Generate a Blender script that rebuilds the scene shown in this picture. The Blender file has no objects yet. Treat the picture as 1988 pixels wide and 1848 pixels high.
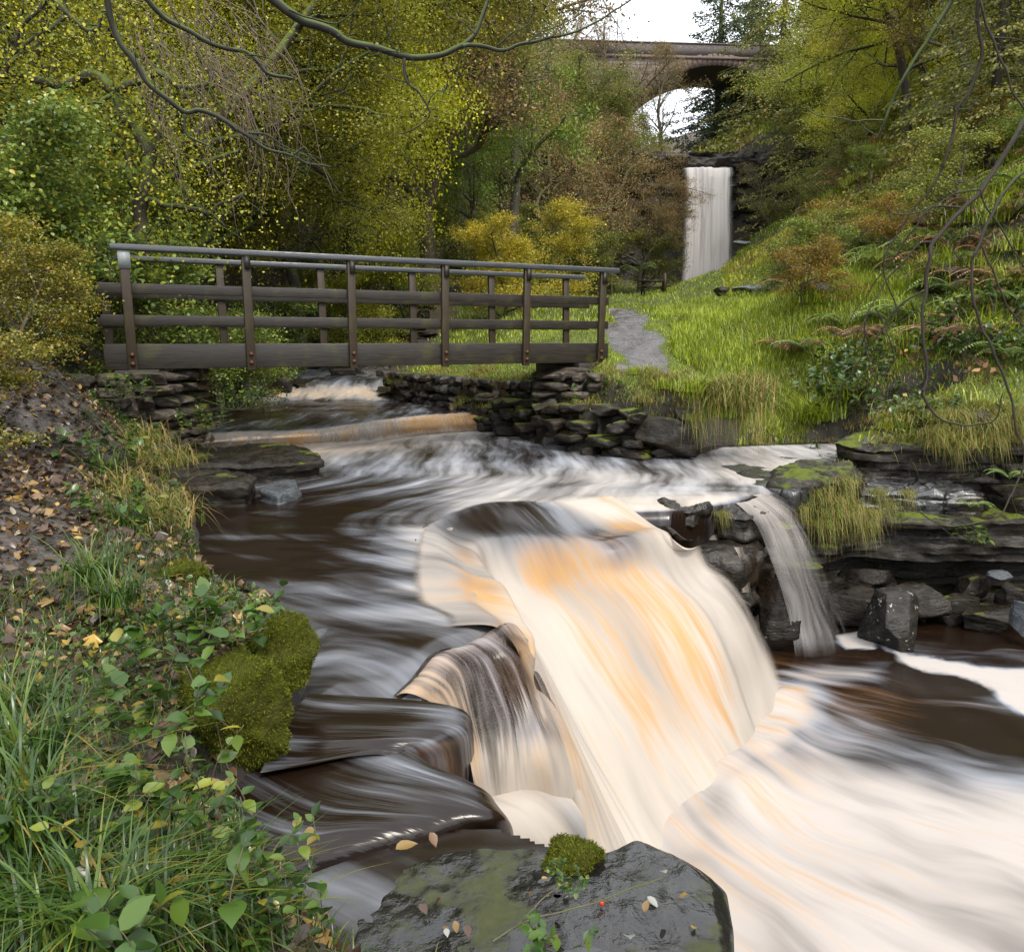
import bpy, math, random
import numpy as np
from math import radians as R
sc = bpy.context.scene
col = sc.collection
# ------------------------------------------------------------------ camera
cd = bpy.data.cameras.new('camera'); cam = bpy.data.objects.new('camera', cd); col.objects.link(cam)
cd.sensor_fit = 'HORIZONTAL'; cd.sensor_width = 36; cd.lens = 36*1480/1988
cd.clip_start = .05; cd.clip_end = 1000
cam.location = (0, 0, 0); cam.rotation_euler = (R(90-10.1), 0, 0)
sc.camera = cam
# ------------------------------------------------------------------ world, sun
SUN_EL, SUN_AZ = 52, 150      # azimuth: direction the light comes from, clockwise from +Y
w = bpy.data.worlds.new('World'); sc.world = w; w.use_nodes = True
nt = w.node_tree; nt.nodes.clear()
out = nt.nodes.new('ShaderNodeOutputWorld'); bg = nt.nodes.new('ShaderNodeBackground')
sky = nt.nodes.new('ShaderNodeTexSky'); sky.sky_type = 'NISHITA'; sky.sun_disc = False
sky.sun_elevation = R(SUN_EL); sky.sun_rotation = R(SUN_AZ)
mixc = nt.nodes.new('ShaderNodeMix'); mixc.data_type = 'RGBA'; mixc.inputs[0].default_value = .72
nt.links.new(sky.outputs[0], mixc.inputs[6])
tcw = nt.nodes.new('ShaderNodeTexCoord'); nzw = nt.nodes.new('ShaderNodeTexNoise'); nzw.inputs['Scale'].default_value = 2.2
nzw.inputs['Detail'].default_value = 4
rw = nt.nodes.new('ShaderNodeValToRGB'); rw.color_ramp.elements[0].position = .3; rw.color_ramp.elements[1].position = .7
rw.color_ramp.elements[0].color = (8.7, 9.0, 9.5, 1); rw.color_ramp.elements[1].color = (12.8, 12.8, 12.8, 1)
nt.links.new(tcw.outputs['Generated'], nzw.inputs['Vector']); nt.links.new(nzw.outputs[0], rw.inputs[0])
nt.links.new(rw.outputs[0], mixc.inputs[7]); nt.links.new(mixc.outputs[2], bg.inputs[0])
bg.inputs[1].default_value = .12; nt.links.new(bg.outputs[0], out.inputs[0])
sd = bpy.data.lights.new('sun', 'SUN'); sd.energy = 1.5; sd.angle = R(12); sd.color = (1, .92, .80)
so = bpy.data.objects.new('sun', sd); col.objects.link(so)
so.rotation_euler = (R(90-SUN_EL), 0, R(180-SUN_AZ)); so.location = (0, 0, 60)
sc.view_settings.view_transform = 'Standard'; sc.view_settings.look = 'None'
sc.view_settings.exposure = 1.12; sc.view_settings.gamma = 1
sc.cycles.use_denoising = True
sc.cycles.max_bounces = 6; sc.cycles.diffuse_bounces = 3; sc.cycles.glossy_bounces = 3
sc.cycles.transmission_bounces = 3; sc.cycles.transparent_max_bounces = 12

# ------------------------------------------------------------------ projection helpers (reference pixels 1988 x 1848)
F = 1480.; TH = R(10.1); CT, ST = math.cos(TH), math.sin(TH)
def ray(px, py):
    a = (px-994)/F; u = (924-py)/F
    return a, CT+u*ST, u*CT-ST
def uz(px, py, z):
    a, b, c = ray(px, py); t = z/c
    return (a*t, b*t, z)
def uy(px, py, Y):
    a, b, c = ray(px, py); t = Y/b
    return (a*t, Y, c*t)
def plan(pts, z): return [uz(px, py, z)[:2] for px, py in pts]

# ------------------------------------------------------------------ noise
def _h(ix, iy, iz, seed):
    n = (ix.astype(np.int64)*374761393 + iy.astype(np.int64)*668265263 + iz.astype(np.int64)*2147483647 + seed*974634777) & 0xffffffff
    n = ((n ^ (n >> 13))*1274126177) & 0xffffffff
    n = ((n ^ (n >> 15))*2246822519) & 0xffffffff
    return ((n ^ (n >> 16)) & 0xffffff)/float(0xffffff)
def vnoise(P, seed=0):
    i = np.floor(P); f = P-i; f = f*f*(3-2*f); i = i.astype(np.int64)
    r = 0
    for dx in (0, 1):
        wx = f[:, 0] if dx else 1-f[:, 0]
        for dy in (0, 1):
            wy = f[:, 1] if dy else 1-f[:, 1]
            for dz in (0, 1):
                wz = f[:, 2] if dz else 1-f[:, 2]
                r = r+wx*wy*wz*_h(i[:, 0]+dx, i[:, 1]+dy, i[:, 2]+dz, seed)
    return r*2-1
def fbm(P, scale=1., octv=4, seed=0, gain=.5):
    P = np.asarray(P, float)*scale; a = 1.; s = 0; t = 0
    for k in range(octv):
        s = s+a*vnoise(P, seed+k*17); t += a; a *= gain; P = P*2.03+11.3
    return s/t
def fb2(x, y, scale=1., octv=4, seed=0):
    x = np.asarray(x, float); y = np.asarray(y, float)
    sh = x.shape
    return fbm(np.stack([x.ravel(), y.ravel(), np.zeros(x.size)], 1), scale, octv, seed).reshape(sh)
def sstep(a, b, x):
    t = np.clip((x-a)/(b-a), 0, 1); return t*t*(3-2*t)

# ------------------------------------------------------------------ mesh helpers
def mesh_np(name, V, Fs, mat=None, smooth=False, attrs=None, uv=None):
    """V (n,3); Fs = list of (m,k) int arrays; uv per vertex (n,2)"""
    if not isinstance(Fs, (list, tuple)): Fs = [Fs]
    Fs = [np.asarray(f, np.int32) for f in Fs if len(f)]
    V = np.asarray(V, np.float32)
    me = bpy.data.meshes.new(name)
    me.vertices.add(len(V)); me.vertices.foreach_set('co', V.ravel())
    loops = np.concatenate([f.ravel() for f in Fs])
    tot = np.concatenate([np.full(len(f), f.shape[1], np.int32) for f in Fs])
    st = np.concatenate([[0], np.cumsum(tot)[:-1]]).astype(np.int32)
    me.loops.add(len(loops)); me.loops.foreach_set('vertex_index', loops)
    me.polygons.add(len(tot)); me.polygons.foreach_set('loop_start', st)
    me.polygons.foreach_set('loop_total', tot)
    if smooth: me.polygons.foreach_set('use_smooth', np.ones(len(tot), bool))
    if uv is not None:
        ul = me.uv_layers.new(name='UVMap'); ul.data.foreach_set('uv', np.asarray(uv, np.float32)[loops].ravel())
    for k, a in (attrs or {}).items():
        at = me.attributes.new(k, 'FLOAT', 'POINT'); at.data.foreach_set('value', np.asarray(a, np.float32))
    me.update(calc_edges=True); me.validate()
    if mat: me.materials.append(mat)
    return me
def link(name, me, parent=None, loc=(0, 0, 0), rz=0, scale=1):
    o = bpy.data.objects.new(name, me); col.objects.link(o)
    o.location = loc; o.rotation_euler = (0, 0, rz)
    o.scale = (scale,)*3 if not hasattr(scale, '__len__') else scale
    if parent: o.parent = parent
    return o
def tag(o, label=None, cat=None, group=None, kind=None):
    for k, v in (('label', label), ('category', cat), ('group', group), ('kind', kind)):
        if v: o[k] = v
    return o
def thing(name, label, cat, loc=(0, 0, 0), group=None, rz=0):
    o = bpy.data.objects.new(name, None); col.objects.link(o); o.location = loc; o.rotation_euler = (0, 0, rz)
    o.empty_display_size = .1
    return tag(o, label, cat, group)
class MB:
    def __init__(s): s.V = []; s.F = {}; s.n = 0; s.A = []
    def add(s, V, Fc, a=0.):
        V = np.asarray(V, float); s.V.append(V)
        for f in (Fc if isinstance(Fc, list) else [Fc]):
            f = np.asarray(f)
            if len(f): s.F.setdefault(f.shape[1], []).append(f+s.n)
        s.A.append(np.full(len(V), a) if np.isscalar(a) else a); s.n += len(V)
    def mesh(s, name, mat, smooth=False, an='rnd'):
        return mesh_np(name, np.concatenate(s.V), [np.concatenate(v) for v in s.F.values()], mat, smooth, {an: np.concatenate(s.A)})
def cr(P, n):
    """Catmull-Rom resample polyline P (k,d) to n points"""
    P = np.asarray(P, float); k = len(P)
    if k == 2: return P[0]+(P[1]-P[0])*np.linspace(0, 1, n)[:, None]
    Q = np.vstack([2*P[0]-P[1], P, 2*P[-1]-P[-2]])
    t = np.linspace(0, k-1-1e-9, n); i = t.astype(int); f = (t-i)[:, None]
    a, b, c, d = Q[i], Q[i+1], Q[i+2], Q[i+3]
    return .5*(2*b+(c-a)*f+(2*a-5*b+4*c-d)*f*f+(3*b-a-3*c+d)*f**3)
def tube(P, rad, sides=5, cap=True):
    P = np.asarray(P, float); n = len(P); rad = np.broadcast_to(np.asarray(rad, float), (n,))
    T = np.gradient(P, axis=0); T /= np.linalg.norm(T, axis=1)[:, None]+1e-9
    up = np.array([0.13, .21, .97]) if abs(T[:, 2]).mean() < .8 else np.array([.97, .21, .1])
    A = np.cross(T, up); A /= np.linalg.norm(A, axis=1)[:, None]+1e-9; B = np.cross(T, A)
    th = np.arange(sides)*2*math.pi/sides
    V = P[:, None]+rad[:, None, None]*(np.cos(th)[None, :, None]*A[:, None]+np.sin(th)[None, :, None]*B[:, None])
    i = np.arange(n-1)[:, None]*sides; j = np.arange(sides)[None]; jn = (j+1) % sides
    Fq = np.stack([i+j, i+jn, i+sides+jn, i+sides+j], -1).reshape(-1, 4)
    fs = [Fq]
    if cap and sides > 2: fs.append(np.arange(sides)[None, ::-1]); fs.append((np.arange(sides)+(n-1)*sides)[None])
    return V.reshape(-1, 3), fs
def box(c, s, rot=None):
    x, y, z = np.array(s)/2
    V = np.array([[-x, -y, -z], [x, -y, -z], [x, y, -z], [-x, y, -z], [-x, -y, z], [x, -y, z], [x, y, z], [-x, y, z]])
    if rot is not None: V = V @ np.array(rot).T
    Fq = np.array([[0, 3, 2, 1], [4, 5, 6, 7], [0, 1, 5, 4], [1, 2, 6, 5], [2, 3, 7, 6], [3, 0, 4, 7]])
    return V+np.array(c), Fq
_sph = {}
def cubesphere(n):
    if n in _sph: return _sph[n]
    vs = {}; V = []; Fq = []
    def vid(p):
        k = tuple(np.round(p, 5))
        if k not in vs: vs[k] = len(V); V.append(p)
        return vs[k]
    g = np.tan(np.linspace(-1, 1, n+1)*math.pi/4)
    for ax in range(3):
        for sg in (-1, 1):
            for i in range(n):
                for j in range(n):
                    q = []
                    for (a, b) in ((i, j), (i+1, j), (i+1, j+1), (i, j+1)):
                        p = np.zeros(3); p[ax] = sg; p[(ax+1) % 3] = g[a]; p[(ax+2) % 3] = g[b]; q.append(vid(p))
                    Fq.append(q if sg > 0 else q[::-1])
    V = np.array(V); V /= np.linalg.norm(V, axis=1)[:, None]
    _sph[n] = (V, np.array(Fq)); return _sph[n]
def boulder(size, seed, n=14, cuts=9, rough=.06, boxy=.35):
    rng = np.random.RandomState(seed); V, Fq = cubesphere(n); V = V.copy()
    m = np.abs(V).max(1)[:, None]; V = V*(1-boxy)+V/m*boxy*.85
    for k in range(cuts):
        d = rng.randn(3); d[2] *= .6; d /= np.linalg.norm(d); t = rng.uniform(.55, .85)
        e = V @ d-t; V -= np.clip(e, 0, None)[:, None]*d*.95
    N = V/(np.linalg.norm(V, axis=1)[:, None])
    V += N*(fbm(V+seed*3.1, 2.2, 4, seed)*rough*1.6)[:, None]+N*(fbm(V+seed*3.1, 9, 2, seed+5)*rough*.45)[:, None]
    return V*np.array(size), Fq

# ------------------------------------------------------------------ materials
def new_mat(name):
    m = bpy.data.materials.new(name); m.use_nodes = True; m.node_tree.nodes.clear(); return m, m.node_tree
class NB:
    """small node builder"""
    def __init__(s, name): s.m, s.t = new_mat(name)
    def n(s, ty, **kw):
        x = s.t.nodes.new('ShaderNode'+ty)
        for k, v in kw.items(): setattr(x, k, v)
        return x
    def set(s, inp, v):
        if hasattr(v, 'is_output') or hasattr(v, 'links'): s.t.links.new(v, inp)
        elif v is not None: inp.default_value = v
    def coord(s, which='Object'): return s.n('TexCoord').outputs[which]
    def mapping(s, vec, scale=(1, 1, 1), loc=(0, 0, 0), rot=(0, 0, 0)):
        x = s.n('Mapping'); s.set(x.inputs[0], vec); x.inputs[1].default_value = loc; x.inputs[2].default_value = rot; x.inputs[3].default_value = scale
        return x.outputs[0]
    def noise(s, vec, scale=5, detail=4, rough=.55, dist=0):
        x = s.n('TexNoise'); s.set(x.inputs['Vector'], vec); x.inputs['Scale'].default_value = scale
        x.inputs['Detail'].default_value = detail; x.inputs['Roughness'].default_value = rough; x.inputs['Distortion'].default_value = dist
        return x.outputs[0]
    def voro(s, vec, scale=5, feature='F1', rnd=1):
        x = s.n('TexVoronoi', feature=feature); s.set(x.inputs['Vector'], vec); x.inputs['Scale'].default_value = scale
        x.inputs['Randomness'].default_value = rnd
        return x.outputs['Distance']
    def ramp(s, fac, stops):
        x = s.n('ValToRGB'); e = x.color_ramp.elements
        while len(e) < len(stops): e.new(.5)
        for k, (p, c) in enumerate(stops):
            e[k].position = p; e[k].color = (*c, 1) if hasattr(c, '__len__') else (c, c, c, 1)
        s.set(x.inputs[0], fac); return x.outputs[0]
    def mix(s, f, a, b, mode='MIX'):
        x = s.n('Mix', data_type='RGBA', blend_type=mode); s.set(x.inputs[0], f)
        for i, v in ((6, a), (7, b)): s.set(x.inputs[i], (*v, 1) if isinstance(v, tuple) and len(v) == 3 else v)
        return x.outputs[2]
    def math(s, op, a, b=None, c=None, clamp=False):
        x = s.n('Math', operation=op, use_clamp=clamp); s.set(x.inputs[0], a); s.set(x.inputs[1], b); s.set(x.inputs[2], c)
        return x.outputs[0]
    def mr(s, v, a, b, c=0., d=1.):
        x = s.n('MapRange'); x.interpolation_type = 'SMOOTHSTEP'; s.set(x.inputs[0], v)
        for i, q in enumerate((a, b, c, d)): s.set(x.inputs[i+1], q)
        return x.outputs[0]
    def attr(s, name):
        return s.n('Attribute', attribute_name=name).outputs['Fac']
    def bump(s, h, strength=.3, dist=.02, nrm=None):
        x = s.n('Bump'); s.set(x.inputs['Height'], h); x.inputs['Strength'].default_value = strength; x.inputs['Distance'].default_value = dist
        if nrm is not None: s.set(x.inputs['Normal'], nrm)
        return x.outputs[0]
    def bsdf(s, color, rough=.6, normal=None, spec=.5, alpha=None, transl=None, metal=0, sheen=None):
        p = s.n('BsdfPrincipled'); s.set(p.inputs['Base Color'], (*color, 1) if isinstance(color, tuple) and len(color) == 3 else color)
        s.set(p.inputs['Roughness'], rough); s.set(p.inputs['Specular IOR Level'], spec); s.set(p.inputs['Metallic'], metal)
        if normal is not None: s.set(p.inputs['Normal'], normal)
        if alpha is not None: s.set(p.inputs['Alpha'], alpha)
        sh = p.outputs[0]
        if transl:
            t = s.n('BsdfTranslucent'); s.set(t.inputs[0], (*color, 1) if isinstance(color, tuple) else color)
            mx = s.n('MixShader'); mx.inputs[0].default_value = transl; s.t.links.new(sh, mx.inputs[1]); s.t.links.new(t.outputs[0], mx.inputs[2]); sh = mx.outputs[0]
        o = s.n('OutputMaterial'); s.t.links.new(sh, o.inputs[0]); return s.m
def leaf_mat(name, stops, rough=.42, transl=.35, tint=True, spec=.5):
    b = NB(name); r = b.attr('rnd'); c = b.ramp(r, stops)
    if tint:
        oi = b.n('ObjectInfo'); c = b.mix(1., c, oi.outputs['Color'], 'MULTIPLY')
    n = b.noise(b.coord(), .7, 2)
    c = b.mix(1., c, b.ramp(n, [(.3, .85), (.7, 1.6)]), 'MULTIPLY')
    return b.bsdf(c, rough, spec=spec, transl=transl)
def bark_mat(name, c1, c2, moss=.5, mossc=(.07, .1, .012)):
    b = NB(name); o = b.coord(); n = b.noise(b.mapping(o, (1, 1, .3)), 9, 4)
    c = b.mix(n, c1, c2)
    g = b.n('NewGeometry'); sx = b.n('SeparateXYZ'); b.set(sx.inputs[0], g.outputs['Normal'])
    k = b.math('ADD', b.math('MULTIPLY', sx.outputs[2], .35), b.noise(o, 2.5, 3))
    c = b.mix(b.mr(k, .75-moss*.5, .95-moss*.5), c, mossc)
    return b.bsdf(c, .75, b.bump(n, .5, .02), spec=.35)
def rock_mat(name, c1=(.008, .007, .0055), c2=(.034, .027, .019), moss=.4, rough=(.25, .7), strata=True, lichen=0., mossc=(.075, .095, .01), bump=.6, cracks=False, spec=.25, fine=1.):
    b = NB(name); g = b.n('NewGeometry'); o = g.outputs['Position']
    sm = b.mapping(o, (1, 1, 3.2 if strata else 1))
    n1 = b.noise(sm, 2.4, 6, .62); n2 = b.noise(sm, 17, 5, .65); n3 = b.noise(o, 60, 3, .6)
    c = b.ramp(n1, [(.3, c1), (.55, tuple((p+q)/2 for p, q in zip(c1, c2))), (.72, c2)])
    c = b.mix(1., c, b.ramp(n2, [(.3, .45), (.65, 1.35)]), 'MULTIPLY')
    br = b.noise(o, 1.3, 3); c = b.mix(b.mr(br, .5, .7), c, b.mix(1., c, (1.25, .92, .6), 'MULTIPLY'))
    sx = b.n('SeparateXYZ'); b.set(sx.inputs[0], g.outputs['Normal'])
    mk = b.math('ADD', b.math('MULTIPLY', sx.outputs[2], .28), b.noise(o, 1.9, 5, .65))
    mc = b.mix(b.noise(o, 30, 3), tuple(x*.45 for x in mossc), tuple(x*1.6 for x in mossc))
    mm = b.mr(mk, .98-moss*.6, 1.08-moss*.6)
    c = b.mix(mm, c, mc)
    if lichen:
        lv = b.mr(b.noise(o, 14, 4, .7), .62, .66); lv = b.math('MULTIPLY', lv, b.mr(b.noise(o, 1.7, 2), .5-lichen*.2, .6)); c = b.mix(lv, c, (.45, .45, .38))
    h = b.math('ADD', b.math('MULTIPLY', n1, .9), b.math('ADD', b.math('MULTIPLY', n2, .35*(.4+.6*fine)), b.math('MULTIPLY', n3, .12*fine)))
    if cracks:
        v = b.voro(b.mapping(o, (1, 1, .2)), 1.9, 'DISTANCE_TO_EDGE'); cm = b.mr(v, .0, .05)
        h = b.math('ADD', h, b.math('MULTIPLY', cm, .5)); c = b.mix(cm, tuple(x*.3 for x in c1), c)
    rg = b.mix(mm, b.ramp(b.noise(o, 5, 4, .65), [(.44, rough[0]), (.56, rough[1])]), (.9, .9, .9))
    return b.bsdf(c, rg, b.bump(h, bump, .05), spec=spec)

BARK_DARK = bark_mat('bark_dark', (.018, .014, .01), (.06, .048, .034), .55)
BARK_GREY = bark_mat('bark_grey', (.06, .052, .04), (.14, .12, .09), .35)
BARK_TAN = bark_mat('bark_tan', (.06, .042, .03), (.15, .11, .075), .1)
BARK_TWIG = bark_mat('bark_twig', (.04, .033, .024), (.15, .12, .08), .25)
BARK_WET = bark_mat('bark_wet', (.008, .008, .006), (.03, .028, .02), .42, (.05, .075, .012))
BARK_BRANCH = bark_mat('bark_branch', (.008, .006, .004), (.045, .035, .022), .2, (.04, .055, .012))
ROCK = rock_mat('rock_wet_dark', moss=.22)
ROCK_MOSS = rock_mat('rock_mossy', moss=.42)
ROCK_BARE = rock_mat('rock_bare', moss=.12, rough=(.12, .5), spec=.4)
ROCK_FRONT = rock_mat('rock_front', (.004, .004, .004), (.020, .019, .017), moss=.32, rough=(.05, .24), strata=False, bump=.55, spec=.7, fine=.35, mossc=(.03, .035, .005))
ROCK_CLIFF = rock_mat('rock_cliff', (.005, .0045, .0035), (.024, .019, .013), moss=.3, rough=(.25, .6), bump=.9)
ROCK_FLAG = rock_mat('rock_flagstone', (.02, .02, .02), (.06, .06, .06), moss=.05, rough=(.08, .25), strata=False, cracks=True, spec=.8)
ROCK_LICH = rock_mat('rock_lichen', (.012, .011, .010), (.04, .036, .03), moss=.1, rough=(.25, .5), lichen=1.)
ROCK_PALE = rock_mat('rock_pale_wet', (.04, .045, .05), (.12, .13, .14), moss=.1, rough=(.2, .4))
MASON = rock_mat('masonry_dark', (.03, .025, .02), (.1, .082, .065), moss=.35, rough=(.35, .7), strata=False)

# ------------------------------------------------------------------ land shape
ctl = []
def cz(px, py, z): ctl.append(uz(px, py, z))
def cy(px, py, Y): ctl.append(uy(px, py, Y))
def cp(x, y, z): ctl.append((x, y, z))
# near left bank and path
for p in [(0, 1848, -1.45), (300, 1848, -1.5), (550, 1800, -1.62), (0, 1600, -1.45), (250, 1500, -1.5), (420, 1500, -1.62), (0, 1350, -1.35), (200, 1330, -1.42), (400, 1300, -1.42), (540, 1220, -1.5), (0, 1200, -1.25), (200, 1200, -1.38), (380, 1130, -1.5), (0, 1060, -1.1), (250, 1050, -1.25), (120, 960, -1.05), (300, 960, -1.3), (250, 880, -1.15), (110, 880, -.92), (110, 800, -.62), (300, 800, -1.1), (150, 745, -.42)]: cz(*p)
cp(0, 0, -1.6); cp(-2, 0, -1.45); cp(-4, 2, -1.1); cp(1, 0, -1.6); cp(-6, 6, .1); cp(-3, -3, -1.4)
cp(-5.6, 9.4, -.35); cp(-8, 9.5, .3); cp(-9, 13, 1.6); cp(-8, 16, -.2); cp(-9.5, 20, 1.2); cp(-12, 12, 4.5); cp(-12, 6, 3.5); cp(-9, 3, 1.5); cp(-16, 20, 9); cp(-14, 30, 8); cp(-9, 32, 2.5); cp(-25, 25, 17); cp(-20, 10, 11); cp(-18, 45, 14); cp(-9, 48, 7)
cp(-30, 60, 27); cp(-12, 65, 14); cp(-2, 70, 10); cp(-20, 85, 28); cp(-4, 84, 13); cp(-45, 40, 30); cp(-45, 90, 45); cp(-10, 110, 26); cp(-40, 130, 45)
cp(-4.5, 33, .3); cp(0, 45, 3.0); cp(3, 60, 4.2)
# meadow
for p in [(930, 740, 15, ), (1050, 735, 13.2), (1190, 690, 13.2), (1250, 710, 12.5), (1000, 660, 19), (1250, 640, 18), (1250, 600, 28), (1100, 600, 28), (1250, 575, 42), (1340, 550, 66), (1400, 690, 12), (1500, 705, 11), (1600, 760, 11), (1750, 775, 10.9), (1900, 785, 10.8), (1988, 795, 10.8), (1600, 640, 16), (1500, 570, 25), (1450, 540, 38), (1500, 490, 55), (1700, 470, 30), (1700, 530, 22), (1900, 640, 13), (1988, 560, 13.5), (1850, 430, 24), (1988, 380, 19), (800, 725, 22), (800, 690, 26)]: cy(*p)
for p in [(1420, 515, 60), (1460, 478, 58), (1560, 430, 55), (1640, 390, 50), (1380, 545, 60)]: cy(*p)
cp(5, 9.8, -1.75); cp(6.3, 9.8, -1.85); cp(8.5, 9.8, -1.7); cp(6.5, 10.3, -1.3)
cp(12, 9.5, .5); cp(12, 14, 3); cp(20, 15, 8); cp(18, 24, 7.5); cp(14, 19, 4.5); cp(24, 35, 11.5); cp(17, 40, 7.2); cp(24, 60, 10.5); cp(35, 30, 22); cp(34, 70, 15); cp(30, 85, 16); cp(45, 60, 36); cp(45, 100, 42); cp(14, 110, 7); cp(30, 130, 18); cp(10, 92, 5); cp(27, 95, 13); cp(10, 73, 5.6); cp(19, 75, 5.6); cp(24, 73, 8.5); cp(3, 73, 8); cp(15, 68, 4.9); cp(19, 84, 6); cp(8, 66, 4.5)
for q in [(1380, 872, -1.5), (1640, 840, -1.35), (1800, 845, -1.3), (1988, 860, -1.2), (1500, 830, -1.35), (1300, 780, -1.0)]: cz(*q)
ctl = np.array(ctl)
def tps_fit(P):
    n = len(P); xy = P[:, :2]/20.
    d = np.linalg.norm(xy[:, None]-xy[None], axis=2)
    K = d*d*np.log(d+1e-9)+np.eye(n)*2e-4
    Q = np.hstack([np.ones((n, 1)), xy]); A = np.zeros((n+3, n+3)); A[:n, :n] = K; A[:n, n:] = Q; A[n:, :n] = Q.T
    return xy, np.linalg.solve(A, np.concatenate([P[:, 2], np.zeros(3)]))
_txy, _tw = tps_fit(ctl)
def land(x, y):
    x = np.asarray(x, float); y = np.asarray(y, float); sh = x.shape; X = np.stack([x.ravel(), y.ravel()], 1)/20.
    r = np.zeros(len(X))
    for s in range(0, len(X), 20000):
        q = X[s:s+20000]; d = np.linalg.norm(q[:, None]-_txy[None], axis=2)
        r[s:s+20000] = (d*d*np.log(d+1e-9)) @ _tw[:-3]+_tw[-3]+q @ _tw[-2:]
    return r.reshape(sh)
def sdf(x, y, poly):
    """signed distance, negative inside"""
    x = np.asarray(x, float); y = np.asarray(y, float); sh = x.shape; x = x.ravel(); y = y.ravel()
    d = np.full(x.shape, 1e18); ins = np.zeros(x.shape, bool); n = len(poly)
    for i in range(n):
        ax, ay = poly[i]; bx, by = poly[(i+1) % n]; ex, ey = bx-ax, by-ay
        t = np.clip(((x-ax)*ex+(y-ay)*ey)/(ex*ex+ey*ey+1e-12), 0, 1)
        d = np.minimum(d, (x-ax-t*ex)**2+(y-ay-t*ey)**2)
        c = (ay > y) != (by > y)
        if ey: ins ^= c & (x < ex*(y-ay)/ey+ax)
    return (np.sqrt(d)*np.where(ins, -1, 1)).reshape(sh)
def pldist(x, y, pl):
    """signed distance to an open polyline extended at its ends (positive on its left side)"""
    x = np.asarray(x, float); y = np.asarray(y, float); best = np.full(x.shape, 1e18); sg = np.zeros(x.shape); n = len(pl)
    for i in range(n-1):
        ax, ay = pl[i]; bx, by = pl[i+1]; ex, ey = bx-ax, by-ay; L = math.hypot(ex, ey)
        t = ((x-ax)*ex+(y-ay)*ey)/(L*L)
        t = np.clip(t, 0 if i else -50, 1 if i < n-2 else 50)
        dx, dy = x-ax-t*ex, y-ay-t*ey; d = np.hypot(dx, dy)
        s = np.sign(ex*dy-ey*dx); m = d < best; best = np.where(m, d, best); sg = np.where(m, s, sg)
    return best*sg
lip_px = [(1640, 905, -1.68), (1540, 945, -1.7), (1440, 965, -1.7), (1300, 985, -1.7), (1200, 985, -1.7), (1130, 1003, -1.7), (1000, 1006, -1.7), (905, 1035, -1.7), (872, 1050, -1.7), (880, 1100, -1.7), (918, 1150, -1.72), (905, 1180, -1.72), (975, 1222, -1.72), (952, 1252, -1.73), (884, 1272, -1.73), (816, 1342, -1.74)]
LIP = [uz(*p)[:2] for p in lip_px]
ledge = [uz(*p)[:2] for p in [(895, 1384, -1.78), (912, 1430, -1.78), (760, 1462, -1.82), (860, 1495, -1.95), (955, 1545, -1.95), (990, 1612, -1.95)]]
W_B = [uz(*p)[:2] for p in [(760, 1990, -1.95), (640, 1900, -1.95), (560, 1760, -1.92), (490, 1660, -1.9), (440, 1570, -1.8), (510, 1480, -1.76), (560, 1400, -1.72), (585, 1300, -1.7), (590, 1230, -1.7), (550, 1185, -1.7), (420, 1160, -1.68), (395, 1090, -1.66), (385, 1000, -1.65), (340, 960, -1.65), (320, 900, -1.65), (335, 850, -1.4), (330, 790, -1.38), (420, 765, -1.38), (430, 745, -1.1), (540, 722, -.9)]] + \
      [(-8.5, 27), (-8, 31), (-6, 31), (-4.2, 27)] + \
      [uz(*p)[:2] for p in [(745, 722, -.9), (755, 760, -1.38), (830, 782, -1.38), (912, 803, -1.38), (930, 832, -1.65), (1010, 850, -1.65), (1110, 868, -1.65), (1230, 888, -1.65), (1350, 882, -1.65), (1400, 868, -1.65), (1640, 860, -1.66), (1790, 866, -1.66)]] + \
      LIP + ledge + [uz(*p)[:2] for p in [(1150, 1650, -1.95), (1380, 1720, -1.95), (1430, 1800, -1.95), (1430, 1990, -1.95)]]
_i0 = 4  # first left-bank vertices of W_B lie below the ledges
W_R = [uz(*p)[:2] for p in [(560, 1378, -1.72)]]+W_B[7:len(W_B)-4-len(ledge)]+[uz(*p)[:2] for p in [(795, 1362, -1.74), (700, 1368, -1.74), (620, 1372, -1.74)]]
W_C = LIP[:1]+[(4.3, 9.9), (3.4, 8.7), (2.4, 8.1)]+LIP[4:]+ledge+[(.25, 2.35), (.8, 2.2), (.92, 1.6), (.95, -6), (20, -6), (20, 10.2), (9, 10.0), (7, 9.8), (5.6, 9.75)]
CASC = [uz(*p)[:2] for p in [(300, 880, -1.6), (470, 868, -1.6), (560, 862, -1.55), (640, 855, -1.55), (730, 840, -1.55), (800, 826, -1.52), (860, 820, -1.52), (935, 818, -1.52)]]
CASC2 = [uz(*p)[:2] for p in [(400, 768, -1.25), (470, 768, -1.25), (560, 762, -1.25), (660, 764, -1.25), (760, 762, -1.25)]]
L2 = [uz(*p)[:2] for p in [(560, 1340, -1.72), (680, 1346, -1.72), (760, 1356, -1.72), (830, 1362, -1.74)]]
L3 = [uz(*p)[:2] for p in [(480, 1520, -1.8), (640, 1490, -1.8), (745, 1462, -1.8), (830, 1420, -1.8), (900, 1395, -1.8)]]
L4 = [uz(*p)[:2] for p in [(520, 1740, -1.92), (600, 1695, -1.92), (700, 1650, -1.92), (800, 1622, -1.92), (880, 1612, -1.92), (1000, 1612, -1.92)]]
_sg = lambda pl: 1. if pldist(np.array([-1.6]), np.array([4.5]), pl)[0] > 0 else -1.
LS2, LS3, LS4 = _sg(L2), _sg(L3), _sg(L4)
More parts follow.
